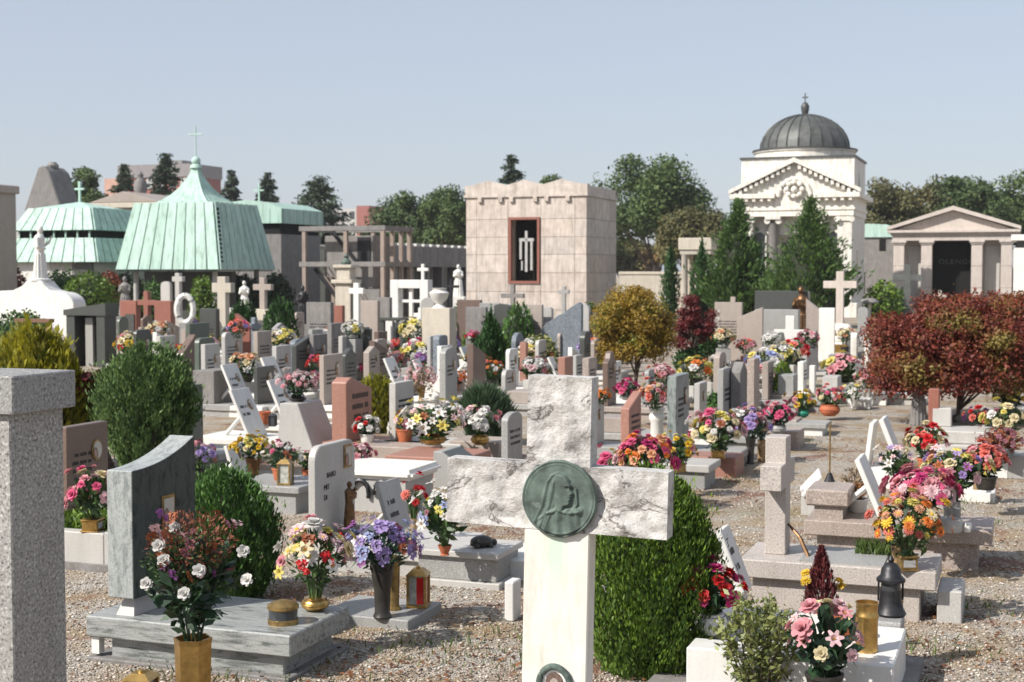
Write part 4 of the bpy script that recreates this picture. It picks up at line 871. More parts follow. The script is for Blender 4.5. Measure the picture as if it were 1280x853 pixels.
# ================================================================== foreground
def font_mesh(txt, size, m, ext=.002):
    cu = bpy.data.curves.new('t', 'FONT'); cu.body = txt; cu.size = size; cu.extrude = ext; cu.materials.append(m)
    tmp = bpy.data.objects.new('tmp', cu); C.objects.link(tmp); bpy.context.view_layer.update()
    me = bpy.data.meshes.new_from_object(tmp.evaluated_get(bpy.context.evaluated_depsgraph_get())); bpy.data.objects.remove(tmp); me.name = 'lettering'; return me
def hewn_slab(x0, x1, z0, z1, T, cells, seed, amp=.016, keep=(1,1,1,1)):
    # a slab in x,z with a front (y = -T/2) dressed rough: cells displaced by layered value noise
    from mathutils import noise as mn
    nx = max(2, int((x1-x0)/cells)); nz = max(2, int((z1-z0)/cells)); V = []; F = []
    for j in range(nz+1):
        for i in range(nx+1):
            x = x0 + (x1-x0)*i/nx; z = z0 + (z1-z0)*j/nz
            p = Vector((x*13, seed, z*13)); q = mn.fractal(p, .9, 2.1, 5) ; r = mn.fractal(Vector((x*30, seed + 5, z*30)), 1, 2, 3)
            ch = mn.noise(Vector((x*5 + z*7, seed, z*4)))
            d = amp*(q + .3*r) + amp*1.6*max(0, ch - .1)
            edge = min((x-x0) if keep[0] else 9, (x1-x) if keep[1] else 9, (z-z0) if keep[2] else 9, (z1-z) if keep[3] else 9)
            d *= min(1, max(0, edge/.02)); V.append((x, -T/2 + d, z))
    w = nx+1
    for j in range(nz):
        for i in range(nx): F.append((j*w+i, j*w+i+1, (j+1)*w+i+1, (j+1)*w+i))
    o_ = len(V); V += [(x0,T/2,z0),(x1,T/2,z0),(x1,T/2,z1),(x0,T/2,z1)]
    F.append((o_+1,o_,o_+3,o_+2))
    F.append(tuple([o_, o_+1] + [i for i in range(nx,-1,-1)])); F.append(tuple([o_+2, o_+3] + [nz*w+i for i in range(nx+1)]))
    F.append(tuple([o_+3, o_] + [j*w for j in range(nz+1)])); F.append(tuple([o_+1, o_+2] + [j*w+nx for j in range(nz,-1,-1)]))
    b = MB(); b.add(V, F); return b
def marble_cross():
    p = dep(694, 4.4); o = thing('marble_cross', 'big white marble cross with a round bronze relief and rough-hewn arms', 'cross', (p.x, p.y, 0), RZ)
    o.rotation_euler = (0, math.radians(1.1), RZ)
    T = .075; k = .104
    hewn_slab(-.372, .352, .942, 1.148, T, .012, 1.3).build('arms', hewn, o, smooth=True)
    hewn_slab(-k, k, 1.146, 1.425, T - .002, .012, 4.1, keep=(1,1,0,1)).build('head', hewn, o, smooth=True)
    MB().box(-k-.003, k+.003, -T/2+.001, T/2-.001, -.1, .9425).build('shaft', smoothm, o, bevel=.004)
    # round bronze relief of a veiled bust in profile
    m = MB(); R = .121; M = Matrix.Translation((0.01, -T/2 - .004, 1.045)) @ Matrix.Rotation(math.pi/2, 4, 'X')
    m.lathe([(.001,-.006),(R,-.006),(R,.010),(R*.97,.013),(R*.94,.011),(.001,.011)], 56, 0, M)
    md = m.build('medallion', verd, o, smooth=True)
    # cast relief: a veiled head in profile, robe and joined hands, as one height field on the disc
    n = 130; g = np.linspace(-.95, .95, n); X, Zg = np.meshgrid(g, g); rr = np.sqrt(X**2 + Zg**2)
    def curve(z, pts): pts = sorted(pts); return np.interp(z, [q[0] for q in pts], [q[1] for q in pts])
    sm = lambda d, w: np.clip(.5 + d/w, 0, 1)
    prof = curve(Zg, [(.70,.0),(.62,.17),(.5,.29),(.40,.335),(.34,.35),(.29,.32),(.17,.42),(.13,.335),(.085,.36),(.055,.325),(.02,.35),(-.02,.31),(-.07,.335),(-.13,.29),(-.17,.16),(-.3,.12)])
    left = curve(Zg, [(.72,.0),(.6,-.22),(.4,-.34),(.1,-.42),(-.2,-.5),(-.5,-.66),(-.9,-.85)])
    veil = sm(X - left, .05)*sm(np.where(Zg > .45, prof, curve(Zg, [(.45,.1),(.2,-.02),(-.1,-.08),(-.3,-.15),(-.9,-.35)])) - X, .06)*sm(.68 - Zg, .05)
    h = veil*(.62 + .16*np.sin((X - left)*34 + 2.2*Zg))
    face = sm(prof - X, .04)*sm(X - curve(Zg, [(.6,-.1),(0,-.08),(-.3,-.1)]), .1)*sm(Zg + .3, .06)*sm(.66 - Zg, .06)
    fh = .55 + .35*np.sqrt(np.clip(1 - ((X - .1)/.34)**2, 0, 1)) - .28*np.exp(-(((X - .25)/.06)**2 + ((Zg - .31)/.035)**2)) - .15*np.exp(-(((X - .3)/.05)**2 + ((Zg - .055)/.015)**2)) + .12*np.exp(-(((X - .24)/.08)**2 + ((Zg - .37)/.025)**2))
    h = np.maximum(h, face*fh)
    h = np.maximum(h, sm(.035 - np.abs(X - curve(Zg, [(.45,.3),(.3,.46),(-.1,.5),(-.35,.34)])), .03)*sm(.45 - Zg, .05)*sm(Zg + .38, .05)*.5)      # lock of hair
    robe = sm(-.24 - Zg + .1*np.abs(X), .08)*sm(.62 - np.abs(X + .08), .12)
    h = np.maximum(h, robe*(.5 + .2*np.sin(16*(X + .05)/(.55 - .45*Zg) + 1.0)))
    arm = np.exp(-((Zg - curve(X, [(-.6,-.62),(-.3,-.38),(0,-.27),(.25,-.34),(.62,-.28)]))/.075)**2)*sm(X + .55, .1)*sm(.62 - X, .1)
    h = np.maximum(h, arm*(.85 + .1*np.sin(X*40)))
    h = h + .1*np.exp(-((rr - .9)/.03)**2); h *= sm(.93 - rr, .06)
    for _ in range(2): h[1:-1,1:-1] = (h[1:-1,1:-1]*4 + h[:-2,1:-1] + h[2:,1:-1] + h[1:-1,:-2] + h[1:-1,2:])/8
    idx = -np.ones((n,n), int); V = []; 
    for j in range(n):
        for i in range(n):
            if rr[j,i] < .93: idx[j,i] = len(V); V.append((.01 + X[j,i]*R, -T/2 - .0155 - h[j,i]*.015, 1.045 + Zg[j,i]*R))
    F = [(idx[j,i], idx[j,i+1], idx[j+1,i+1], idx[j+1,i]) for j in range(n-1) for i in range(n-1) if min(idx[j,i], idx[j,i+1], idx[j+1,i+1], idx[j+1,i]) >= 0]
    rb = MB(); rb.add(V, F); rb.build('relief_bust', verd, md, smooth=True)
    # enamel portrait in a bronze wreath near the foot
    wz = .452; w = MB(); Rw = .062
    w.tube([(.005 + Rw*.82*math.cos(t), -T/2 - .008, wz + Rw*math.sin(t)) for t in [i*6.2832/28 for i in range(29)]], .011, 8)
    for i in range(34):
        t = i*6.2832/34; c_ = Vector((.005 + Rw*.82*math.cos(t), -T/2 - .014, wz + Rw*math.sin(t))); d = Vector((-math.sin(t) + .5*math.cos(t)*(1 if i % 2 else -1), 0, math.cos(t) + .5*math.sin(t)*(1 if i % 2 else -1)))*.014
        w.tube([c_ - d*.6, c_, c_ + d], [.003,.006,.001], 5)
    wr = w.build('wreath', verd, o, smooth=True)
    MB().prism([(.005 + .043*math.cos(t), wz + .052*math.sin(t)) for t in [i*6.2832/24 for i in range(24)]], -T/2 - .006, -T/2).build('portrait', whitepot, wr)
    MB().prism([(.005 + .03*math.cos(t), wz + .008 + .036*math.sin(t)) for t in [i*6.2832/24 for i in range(24)]], -T/2 - .008, -T/2 - .006).build('portrait_print', brown, wr)
    MB().prism([(.005 + .016*math.cos(t), wz + .004 + .022*math.sin(t)) for t in [i*6.2832/24 for i in range(24)]], -T/2 - .010, -T/2 - .008).build('portrait_face', beige, wr)
marble_cross()
def granite_pillar():
    # near corner of the cap at (14,471) and of the post at (1,530)
    o = thing('granite_cross', 'thick speckled grey granite cross top cut off by the left edge', 'cross', dep(14, 4.0), RZ)
    MB().box(-.40, 0, 0, .285, 1.34, 1.452).build('arms', coarse, o, bevel=.004)
    MB().box(-.33, -.03, .022, .262, -.1, 1.34).build('post', coarse, o, bevel=.004)
granite_pillar()
bush('thuja', 'large clipped egg-shaped thuja right behind the marble cross', 812, 838, .298, .82, 'thuja', L_thuja, 38000, .022, cat='shrub', rz=1)
# ---- the gneiss grave at front left
gneissp = veined('polished_gneiss', (.05,.065,.06), (.018,.026,.024), (16, 10, 5), .25, .5)
gneissp.node_tree.nodes['Principled BSDF'].inputs['Specular IOR Level'].default_value = .15
gneiss2 = veined('sawn_gneiss', (.31,.33,.32), (.17,.19,.185), (16, 10, 5), .5)
def gneiss_grave():
    p = at(107, 771, .2); o = thing('gneiss_grave', 'grey veined grave with a concave-topped upright stone on its slab', 'grave', (p.x, p.y, 0), RZ)
    MB().box(0, 1.04, 0, .56, .11, .205).build('cover_slab', gneiss, o, bevel=.006)
    MB().box(.10, .98, .05, .5, -.02, .11).build('base', gneiss, o, bevel=.005); MB().box(.0, 1.03, .0, .58, -.05, .018).build('footing', concrete, o, bevel=.005)
    MB().box(.015, .055, .02, .06, .03, .11).build('slab_support', white, o)
    w = .5; n = 12; pts = [(0,.29),(w,.29)] + [(w*(1 - i/n), .29 + (.575 + .105*((1 - i/n)**2.2))) for i in range(n+1)]
    h = MB().prism([(y + .03, z) for y, z in pts], .10, .235, 'x').build('headstone', gneiss2, o, bevel=.004); MB().prism([(y + .03, z) for y, z in pts], .2352, .2375, 'x').build('polished_face', gneissp, h)
    MB().hexa([(.12,.06,.205),(.215,.06,.205),(.215,.5,.205),(.12,.5,.205)], [(.145,.1,.29),(.19,.1,.29),(.19,.46,.29),(.145,.46,.29)]).build('headstone_foot', greyw, o)
    f = MB().box(.237,.243,.25,.35,.56,.72).build('portrait_frame', brassd, h); MB().box(.243,.247,.262,.338,.575,.705).build('portrait', ceramic, f)
    t = MB(); t.box(.2375,.24,.14,.17,.5,.53)
    for k in range(3): t.box(.2375,.24,.1 + .03*k,.2 + .06*k,.44 - k*.06,.465 - k*.06)
    t.build('lettering', iron, h)
    return o
gneiss_grave()
bush('clipped_thuja', 'dark green clipped bush behind the concave gneiss headstone', 282, 748, .275, .66, 'thuja', L_green, 16000, .028, rz=0)
def tin(label, px, py, z, r, h, m1, m2):
    o = thing('votive_lamp', label, 'lamp', at(px, py, z)); MB().lathe([(r,0),(r,.2*h),(r*.95,.22*h)], 20).build('base', m1, o, smooth=True)
    MB().lathe([(r*.94,.2*h),(r*.94,.62*h)], 20).build('glass', m2, o, smooth=True); MB().lathe([(r*.96,.6*h),(r*1.04,.66*h),(r*1.02,.78*h),(r*.7,.9*h),(r*.2,h),(.01,h)], 20).build('lid', m1, o, smooth=True)
tin('squat round brass and glass votive lamp on the gneiss slab', 354, 779, .205, .068, .105, brassd, glass_d)
bouquet('bright mixed bouquet with yellow daisies in a brass bowl on the gneiss slab', 394, 763, .205, .40, .15, 'bowl_brass', ['cream','white','pale','lemon','red','pale','rose'], 26, 'lily+daisy+rose+small', .33, hp=.06, pr=.065, flat=1.0)
bouquet('lilac bouquet in a dark vase on the flat grey slab', 478, 772, .05, .45, .19, 'tall_dark', ['lilac','lilac','lilac','blue','purple','white'], 34, 'small', .3, L_bqd, hp=.27, pr=.062, flat=.55)
o = thing('flat_slab', 'low flat grey slab carrying the red lantern', 'slab', at(470, 770, 0), RZ); MB().box(-.2,.28,-.22,.2,-.02,.05).build('stone', grey, o, bevel=.005)
o = thing('brass_vase', 'tall empty brass tube vase behind the dark lilac vase', 'vase', at(492, 762, .05)); MB().lathe([(.03,0),(.032,.01),(.028,.03),(.034,.26),(.036,.27),(.03,.27),(.028,.2)], 14).build('tube', brassd, o, smooth=True); MB().lathe([(.038,0),(.038,.012),(.03,.016)], 14).build('foot', brassd, o)
def lantern(label, px, py, z, w, h, m, glass, name='grave_lantern'):
    o = thing(name, label, 'lantern', at(px, py, z), RZ + .2); q = w/2
    MB().box(-q,q,-q,q,0,h*.08).build('base', m, o, bevel=.002)
    for x in (-1,1):
        for y in (-1,1): MB().box(x*q*.86-.006,x*q*.86+.006,y*q*.86-.006,y*q*.86+.006,h*.08,h*.78).build('corner_post', m, o)
    MB().box(-q*.8,q*.8,-q*.8,q*.8,h*.08,h*.78).build('glass', glass, o)
    r = MB(); r.hexa([(-q*1.08,-q*1.08,h*.78),(q*1.08,-q*1.08,h*.78),(q*1.08,q*1.08,h*.78),(-q*1.08,q*1.08,h*.78)], [(-q*.5,-q*.5,h*.93),(q*.5,-q*.5,h*.93),(q*.5,q*.5,h*.93),(-q*.5,q*.5,h*.93)]); r.lathe([(q*.25,h*.93),(q*.2,h*.98),(.004,h)], 10); r.build('roof', m, o); return o
paleglass = plain('pale_glass', (.42,.43,.38), .12, 0, .3, 30)
lt = lantern('small brass lantern with a red candle on the flat grey slab', 523, 758, .05, .105, .21, brass, paleglass)
MB().box(.0,.036,-.0435,-.0425,.02,.155).build('red_candle', plastic_red, lt); MB().box(.0425,.0435,-.02,.016,.02,.155).build('red_candle', plastic_red, lt)
LBX = leafball(1100, .12, .4, 11)
# ---- tall hexagonal vase with dried flowers in front of it all
hv = bouquet('rust and white dried flowers in a tall gold six-sided vase', 241, 795, .42, .5, .21, None, ['white'], 0, 'rose', .2, L_bqd, hp=.0, pr=.05, flat=1.15, loc=at(241, 797, .42) - Vector((0,0,.42)), lb=2, keep=.01)
for c in list(hv.children): bpy.data.objects.remove(c)
MB().lathe([(.055,0),(.055,.02),(.058,.03),(.068,.40),(.072,.42),(.064,.42),(.06,.36)], 6).build('pot', brass, hv)
stuff(link('foliage', LB[0], hv, (0,0,.61), (0,0,1), (.19,.19,.18), [L_bqd])); stuff(link('foliage', LBF, hv, (0,0,.62), (0,0,3), (.16,.16,.15), [L_bqd])); stuff(link('foliage', LBX, hv, (0,0,.75), (0,0,2), (.17,.17,.15), [L_rust])); stuff(link('foliage', LBX, hv, (-.02,-.02,.71), (0,0,4), (.16,.16,.14), [L_bq]))
b = MB()
for i in range(12):
    a = i*.55; b.tube([(.02*math.cos(a),.02*math.sin(a),.38),(.06*math.cos(a),.06*math.sin(a),.55),(.13*math.cos(a),.13*math.sin(a),.72)], .0035, 4)
b.build('stems', L_bqd, hv)
hv.rotation_euler.z = 0
for x, z, y in ((-.145,.635,-.08),(-.07,.73,-.13),(.01,.62,-.17),(.19,.74,-.02),(.21,.645,-.06),(-.04,.84,-.09),(-.09,.78,-.12),(.06,.70,-.16)):
    link('flower', random.choice(BL['rose']), hv, (x,y,z), (1.1, random.uniform(-.4,.4), random.uniform(-.4,.4)), .023 if z < .8 else .02, [PET['white'], PET['yellow']])
for i in range(26):
    a = random.uniform(-2.6,.2); link('flower', BL['small'][i % 2], hv, (.17*math.cos(a)*random.uniform(.5,1), .17*math.sin(a)*random.uniform(.6,1), random.uniform(.66,.9)), (random.uniform(.3,1.2), 0, random.random()*6), .026, [PET[random.choice(['mauve','purple','rust','pale','rust'])], PET['yellow']])
lt = lantern('low gold lantern top in front of the gneiss grave', 176, 868, .05, .11, .155, brass, glass_d); lt.location = at(176, 838, .20) - Vector((0,0,.15))
# ---- left grave with plant bed
def bed_grave():
    p = at(70, 709, 0); o = thing('kerbed_grave', 'pale kerbed grave with a leafy bed at the left', 'grave', (p.x, p.y, 0), RZ)
    for y0, y1 in ((0,.09),(.52,.61)): MB().box(-.4,.34,y0,y1,-.03,.22).build('kerb', greyw, o, bevel=.006)
    MB().box(.34,.43,0,.61,-.03,.23).build('kerb', greyw, o, bevel=.006); MB().box(-.4,.335,.09,.52,-.03,.17).build('soil', soil, o)
    MB().box(-.42,.46,-.04,.65,-.05,.04).build('footing', concrete, o)
    n = 1500; P = np.stack([RS.uniform(-.36,.32,n), RS.uniform(.1,.51,n), .17 + .1*RS.rand(n)], 1); stuff(link('foliage', leaves_mesh('foliage', P, rnd(n) + np.array([0,0,.8]), rnd(n), .05, .02, L_thuja), o))
bed_grave()
gravestone('brown granite headstone left of the big round shrub', 104, 530, .78, .42, .07, brown, 'flat', slab=(.5,.2,beige))
bouquet('pink rose bouquet in a brass box left of the gneiss headstone', 116, 664, .22, .37, .14, 'box_brass', ['rose','pink','rose','pale'], 15, 'rose', .32, hp=.075, pr=.055, flat=1.05)
bush('round_shrub', 'big round dark shrub left of the middle graves', 184, 600, .44, 1.06, 'goblet', L_dark, 26000, .036, trunk=.1, rz=2)
bush('golden_conifer', 'bright yellow-green conifer behind the granite cross at left', 40, 590, .46, 1.2, 'thuja', L_gold, 7500, .085, core=.75, rz=0)
bush('golden_conifer', 'lower yellow-green conifer wing beside the red-leaved shrub', 96, 585, .22, .8, 'thuja', L_gold, 3000, .07, core=.7, rz=0)
def small_tree(label, px, py, R, H, th, mat, n, per, leaf, flat=1.0,  bendx=0.0, name='dwarf_maple', lean=0, cat='tree', spread=.34):
    o = thing(name, label, cat, at(px, py, 0), 0); me, Cc = crown_mesh('crown', R, H - th, n, per, leaf, mat, flat, spread, seed=int(px), low=.75)
    link('crown', me, o, (bendx,0,th)); rs = random.Random(int(px)); b = MB()
    top = Vector((bendx, 0, th + (H-th)*.25)); b.tube([(0,0,-.03),(-.06 + bendx*.2,0,th*.45),(bendx*.8,0,th*.8),top], [.035,.03,.026,.02], 8)
    for c in rs.sample(list(map(tuple, Cc)), min(12, len(Cc))): c = Vector(c) + Vector((bendx,0,th)); b.tube([top.lerp(Vector((bendx*.8,0,th*.8)), rs.random()), top.lerp(c, .5) + Vector((0,0,-.03)), c], [.015,.01,.003], 5)
    b.build('trunk', bark, o, smooth=True); return o
small_tree('red-leaved shrub on a bent dark trunk left of the round shrub', 142, 588, .27, 1.0, .45, L_crim, 16, 160, .045, 1, -.12, 'red_shrub', cat='shrub')
# ---- white headstone with the bronze statuette
g = gravestone('pale marble headstone with a bronze figure and framed picture', 415, 553, .72, .52, .05, greyw, 'corner', slab=(.95,.17,greyw), photo=False, rows=0)
hs = [c for c in g.children if c.name.startswith('headstone')][0]
f = MB().box(.025,.033,.1,.2,.38,.52).build('portrait_frame', brassd, hs); MB().box(.033,.037,.112,.188,.392,.508).build('portrait', ceramic, f)
for t, y, z in (('BARD', -.12, .35), ('MIT', -.16, .28), ('DI', -.16, .22)):
    stuff(link('lettering', font_mesh(t, .045, iron), hs, (.026, y, z), (math.pi/2, 0, math.pi/2)))
st = thing('bronze_statuette', 'bronze robed statuette holding a child before the pale headstone', 'statuette', g.location + Vector((math.cos(A20)*.09 + .02, -math.sin(A20)*.09, .17)), RZ)
MB().box(-.045,.045,-.055,.055,0,.045).build('plinth', brown, st, bevel=.003); q = figure(st, .27, bronze, 'child', .022); q.location.z = .044
plaque('small leaning grey tablet with white edge right of the pale headstone', 492, 602, .42, .3, greyw, (.35,.06), greyw, .3, photo=False)
# ---- ossuary block with white and red flowers
o = thing('low_grave', 'low speckled granite grave box carrying white and red flowers', 'grave', at(578, 735, 0), RZ)
MB().box(-.3,.22,0,.42,-.02,.035).build('footing', greyw, o, bevel=.005); MB().box(-.28,.19,.03,.39,.035,.165).build('base', grey, o, bevel=.005); MB().box(-.33,.21,0,.42,.165,.2).build('cover_slab', greyw, o, bevel=.005)
bouquet('white spray bouquet with red carnations on the low granite grave', 556, 694, .2, .36, .15, 'vase_terra', ['white','white','white','white','blue','lemon'], 26, 'small+lily+small', .3, hp=.055, pr=.04, flat=.95)
for i, (px, py) in enumerate(((519,593),(511,620),(528,624))):
    pass
bouquet('red carnations in a slim tan vase beside the white spray bouquet', 517, 690, .1, .43, .09, 'cyl_tan', ['red','red','coral'], 5, 'mum', .42, hp=.2, pr=.02, flat=1.2, keep=.6)
o = thing('stone_tortoise', 'small dark bronze tortoise on the low granite grave', 'ornament', at(602, 684, .2), 0.4); b = MB(); b.ball((0,0,.03), .06, 10, 0, 1.15, .8, .62); b.ball((.075,0,.022), .02, 8); 
for x in (-.04,.04):
    for y in (-.035,.035): b.ball((x,y,.012), .017, 6)
b.build('body', darkpot, o, smooth=True)
gravestone('low white marble box grave behind the low granite grave', 632, 688, .12, .5, .6, white, 'flat', 'B', None, False, 0, name='low_grave', cat='grave')
gravestone('little white marble marker stump beside the marble cross shaft', 641, 725, .2, .11, .05, white, 'flat', 'B', None, False, 0, name='marker_stone', cat='marker')
# ---- bench-like grave with rounded slab
o = thing('box_grave', 'white box grave with a rounded thick slab and dark wreath ornament', 'grave', at(470, 640, 0), RZ)
MB().box(-.32,.24,0,.5,-.02,.24).build('base', greyw, o, bevel=.005); MB().box(-.38,.3,-.04,.54,.24,.32).build('cover_slab', white, o, bevel=.03, seg=3)
b = MB(); b.tube([(-.12+.07*math.cos(t),-.02,.13+.1*math.sin(t)) for t in [i*math.pi/10 - .3 for i in range(12)]], .016, 6); b.build('wreath_ornament', iron, o, smooth=True); b = MB(); b.tube([(.06+.07*math.cos(t),-.02,.13+.1*math.sin(t)) for t in [i*math.pi/10 - .3 for i in range(12)]], .016, 6); b.build('wreath_ornament', iron, o, smooth=True)
bouquet('pink and mauve flowers in a slim dark vase beside the box grave', 449, 622, .0, .42, .1, 'tall_dark', ['rose','pink','pale','mauve'], 14, 'rose', .36, hp=.24, pr=.045, flat=.9, leaf=L_bqd)
o = thing('pink_box_grave', 'pink granite box grave under the white lily bowl', 'grave', at(545, 603, 0), RZ); MB().box(-.4,.2,0,.6,-.02,.1).build('base', pink, o, bevel=.005); MB().box(-.45,.25,-.04,.64,.1,.21).build('cover_slab', pink, o, bevel=.008)
bouquet('large white lily bouquet in a brass bowl on the pink box grave', 541, 556, .21, .38, .29, 'bowl_brass', ['white','white','white','pale','lemon'], 28, 'lily', .27, hp=.1, pr=.12, flat=.6)
o = thing('desk_stone', 'dark sloping desk-shaped stone left of the marble cross', 'gravestone', at(566, 612, 0), RZ); MB().prism([(-.17,0),(.17,0),(.17,.12),(-.1,.3),(-.17,.3)], 0, .42).build('block', grey, o, bevel=.006); 
MB().hexa([(-.09,.03,.292),(.16,.03,.125),(.16,.39,.125),(-.09,.39,.292)],[(-.085,.03,.3),(.165,.03,.133),(.165,.39,.133),(-.085,.39,.3)]).build('face_plate', darkg, o)
# ---- right of the cross
def cross_grave():
    p = at(924, 700, .26); o = thing('granite_cross_grave', 'rosy granite grave with a thick short-armed cross at its head', 'grave', (p.x, p.y, 0), RZ)
    MB().box(0,.98,0,.5,.17,.265).build('cover_slab', rosyp, o, bevel=.006); MB().box(.06,.9,.05,.45,-.02,.17).build('base', rosyp, o, bevel=.005); MB().box(.98,1.1,.08,.42,-.02,.16).build('end_block', greyw, o, bevel=.006)
    MB().box(.3,.72,.04,.46,.265,.272).build('inlay_panel', grey, o)
    c = MB(); k = .075; c.prism([(.25-k,.265),(.25+k,.265),(.25+k,.62),(.25+.22,.62),(.25+.22,.75),(.25+k,.75),(.25+k,.885),(.25-k,.885),(.25-k,.75),(.25-.22,.75),(.25-.22,.62),(.25-k,.62)], .1, .21, 'x'); c.build('cross', rosyp, o, bevel=.004)
    b = MB(); b.tube([(.21,.25,.42),(.28,.2,.36),(.33,.16,.27)], [.006,.01,.012], 6); b.build('metal_rod', bronze, o)
    n = 500; P = np.stack([RS.uniform(.55,.75,n), RS.uniform(.3,.47,n), .27 + .05*RS.rand(n)], 1); stuff(link('grass_tuft', leaves_mesh('grass_tuft', P, rnd(n)*.5 + np.array([0,0,1.0]), rnd(n), .06, .008, L_grass), o))
cross_grave()
bouquet('orange and yellow chrysanthemums on the granite cross grave', 1133, 712, .265, .38, .165, 'box_dull', ['orange','yellow','orange','lemon','peach','coral'], 34, 'mum+daisy', .24, hp=.075, pr=.05, flat=1.0)
o = thing('slim_vase', 'slim tapering tan vase in front of the chrysanthemums', 'vase', at(1123, 775, .0)); MB().lathe([(.03,0),(.03,.02),(.022,.05),(.032,.3),(.045,.38),(.04,.38),(.03,.3)], 14).build('body', tanpot, o, smooth=True)
# white grave with the brass pot
def white_grave():
    p = at(1117, 833, .22); o = thing('white_marble_grave', 'white marble frame grave with a gravel bed at bottom right', 'grave', (p.x, p.y, 0), RZ)
    for x0, x1, y0, y1 in ((-.82,0,0,.16),(-.82,-.25,.62,.78),(-.24,0,.16,.62)): MB().box(x0,x1,y0,y1,-.02,.22).build('kerb', white, o, bevel=.006)
    MB().box(-.24,-.02,.62,.8,-.02,.24).build('kerb', grey, o, bevel=.006); MB().box(-.82,-.24,.16,.62,-.02,.16).build('gravel_bed', whitegrav, o); MB().box(-1.0,.06,-.05,.84,-.04,.04).build('footing', concrete, o)
white_grave()
o = thing('brass_cylinder', 'ribbed empty brass cylinder vase on the white marble grave', 'vase', at(1083, 814, .22)); MB().lathe([(.046*r, .2*z) for r, z in POTS['cyl']], 22).build('body', brass, o, smooth=True)
def black_lantern():
    o = thing('black_lantern', 'black domed metal lantern on the white marble grave', 'lantern', at(1113, 769, .24), RZ); o.scale = (1.25,1.25,1.12)
    MB().lathe([(.05,0),(.055,.01),(.045,.03),(.038,.06),(.036,.10)], 16).build('base', iron, o, smooth=True); MB().lathe([(.034,.1),(.034,.14)], 16).build('glass', glass_d, o)
    MB().lathe([(.05,.135),(.05,.145),(.036,.16),(.033,.185),(.02,.205),(.008,.21),(.012,.22),(.004,.235)], 16).build('roof', iron, o, smooth=True)
    for k in range(4): a = k*1.57 + .5; MB().tube([(.045*math.cos(a),.045*math.sin(a),.06),(.045*math.cos(a),.045*math.sin(a),.14)], .004, 5).build('corner_post', iron, o)
black_lantern()
# plume and pots
pl = bouquet('dark red feathery plume plant in a terracotta pot', 1026, 780, .16, .34, .1, 'cup_terra', ['yellow'], 0, 'mum', .4, L_plume, hp=.08, pr=.075, flat=1.4, keep=.01)
n = 1300; t = RS.rand(n); a = RS.rand(n)*6.28; r = .085*(1 - t)**.8*RS.rand(n)**.4 + .004; P = np.stack([r*np.cos(a), r*np.sin(a), .08 + .27*t], 1)
stuff(link('plume', leaves_mesh('plume', P, np.stack([np.cos(a)*.4, np.sin(a)*.4, np.ones(n)], 1) + rnd(n)*.4, rnd(n), .035, .009, L_plume), pl))
for dx, dy, dz in ((-.075,-.02,.2),(.075,-.02,.2),(.09,.0,.17),(-.06,.05,.22)): link('flower', BL['mum'][0], pl, (dx,dy,dz), (.6,0,random.random()*6), .028, [PET['yellow'], PET['yellow']])
pl.rotation_euler.z = 0
o = thing('terracotta_bowl', 'wide orange terracotta bowl beside the brass cylinder', 'pot', at(1052, 806, .19)); MB().lathe([(.05,0),(.06,.01),(.085,.09),(.092,.095),(.092,.11),(.08,.11),(.075,.09)], 20).build('bowl', terra, o, smooth=True); MB().lathe([(.01,.085),(.076,.09),(.01,.1)], 16, cap=False).build('soil', soil, o)
def leafy(label, px, py, z, R, H, n, leaf, mat, name='leafy_plant', ns=14, cat='plant'):
    o = thing(name, label, cat, at(px, py, z), 0); b = MB(); P = []; D = []
    for i in range(ns):
        a = i*2.4; rr = R*math.sqrt((i + .5)/ns); h = H*random.uniform(.7,1.0)*(1 - .25*(rr/R)**2)
        p0 = Vector((rr*.25*math.cos(a), rr*.25*math.sin(a), 0)); p1 = Vector((rr*.8*math.cos(a), rr*.8*math.sin(a), h*.6)); p2 = Vector((rr*1.05*math.cos(a), rr*1.05*math.sin(a), h)); b.tube([p0,p1,p2], [.004,.003,.0015], 4)
        for k in range(n//ns):
            t = random.random()**.8; q = p0.lerp(p1, t*2) if t < .5 else p1.lerp(p2, t*2 - 1); P.append(q + Vector((random.gauss(0,.022), random.gauss(0,.022), random.gauss(0,.012)))); D.append((random.gauss(0,1), random.gauss(0,1), random.uniform(.1,1.2)))
    b.build('stems', bark, o); P = np.array(P); D = np.array(D); l = leaf*(.6 + .8*RS.rand(len(P)))
    stuff(link('foliage', leaves_mesh('foliage', P, D, rnd(len(P)) + np.array([0,0,.7]), l, l*.45, mat, fold=.2), o)); return o
leafy('tall pale green leafy plant at the bottom right before the plume', 948, 872, .05, .17, .50, 1900, .032, L_lite)
bouquet('drooping pink and cream roses at the bottom edge right of centre', 1030, 880, .1, .40, .14, 'cup_dark', ['rose','pale','rose','cream','rose'], 15, 'rose+lily', .34, L_bqd, flat=1.1)
bouquet('deep red roses in a white pot right of the large thuja', 889, 792, .2, .28, .125, 'bowl_white', ['red','red','magenta'], 15, 'rose', .34, L_bqd, hp=.09, pr=.07, flat=.75)
plaque('white leaning tablet between the large thuja and the granite cross grave', 915, 662, .5, .2, white, (.3,.2), white, .38, photo=False)
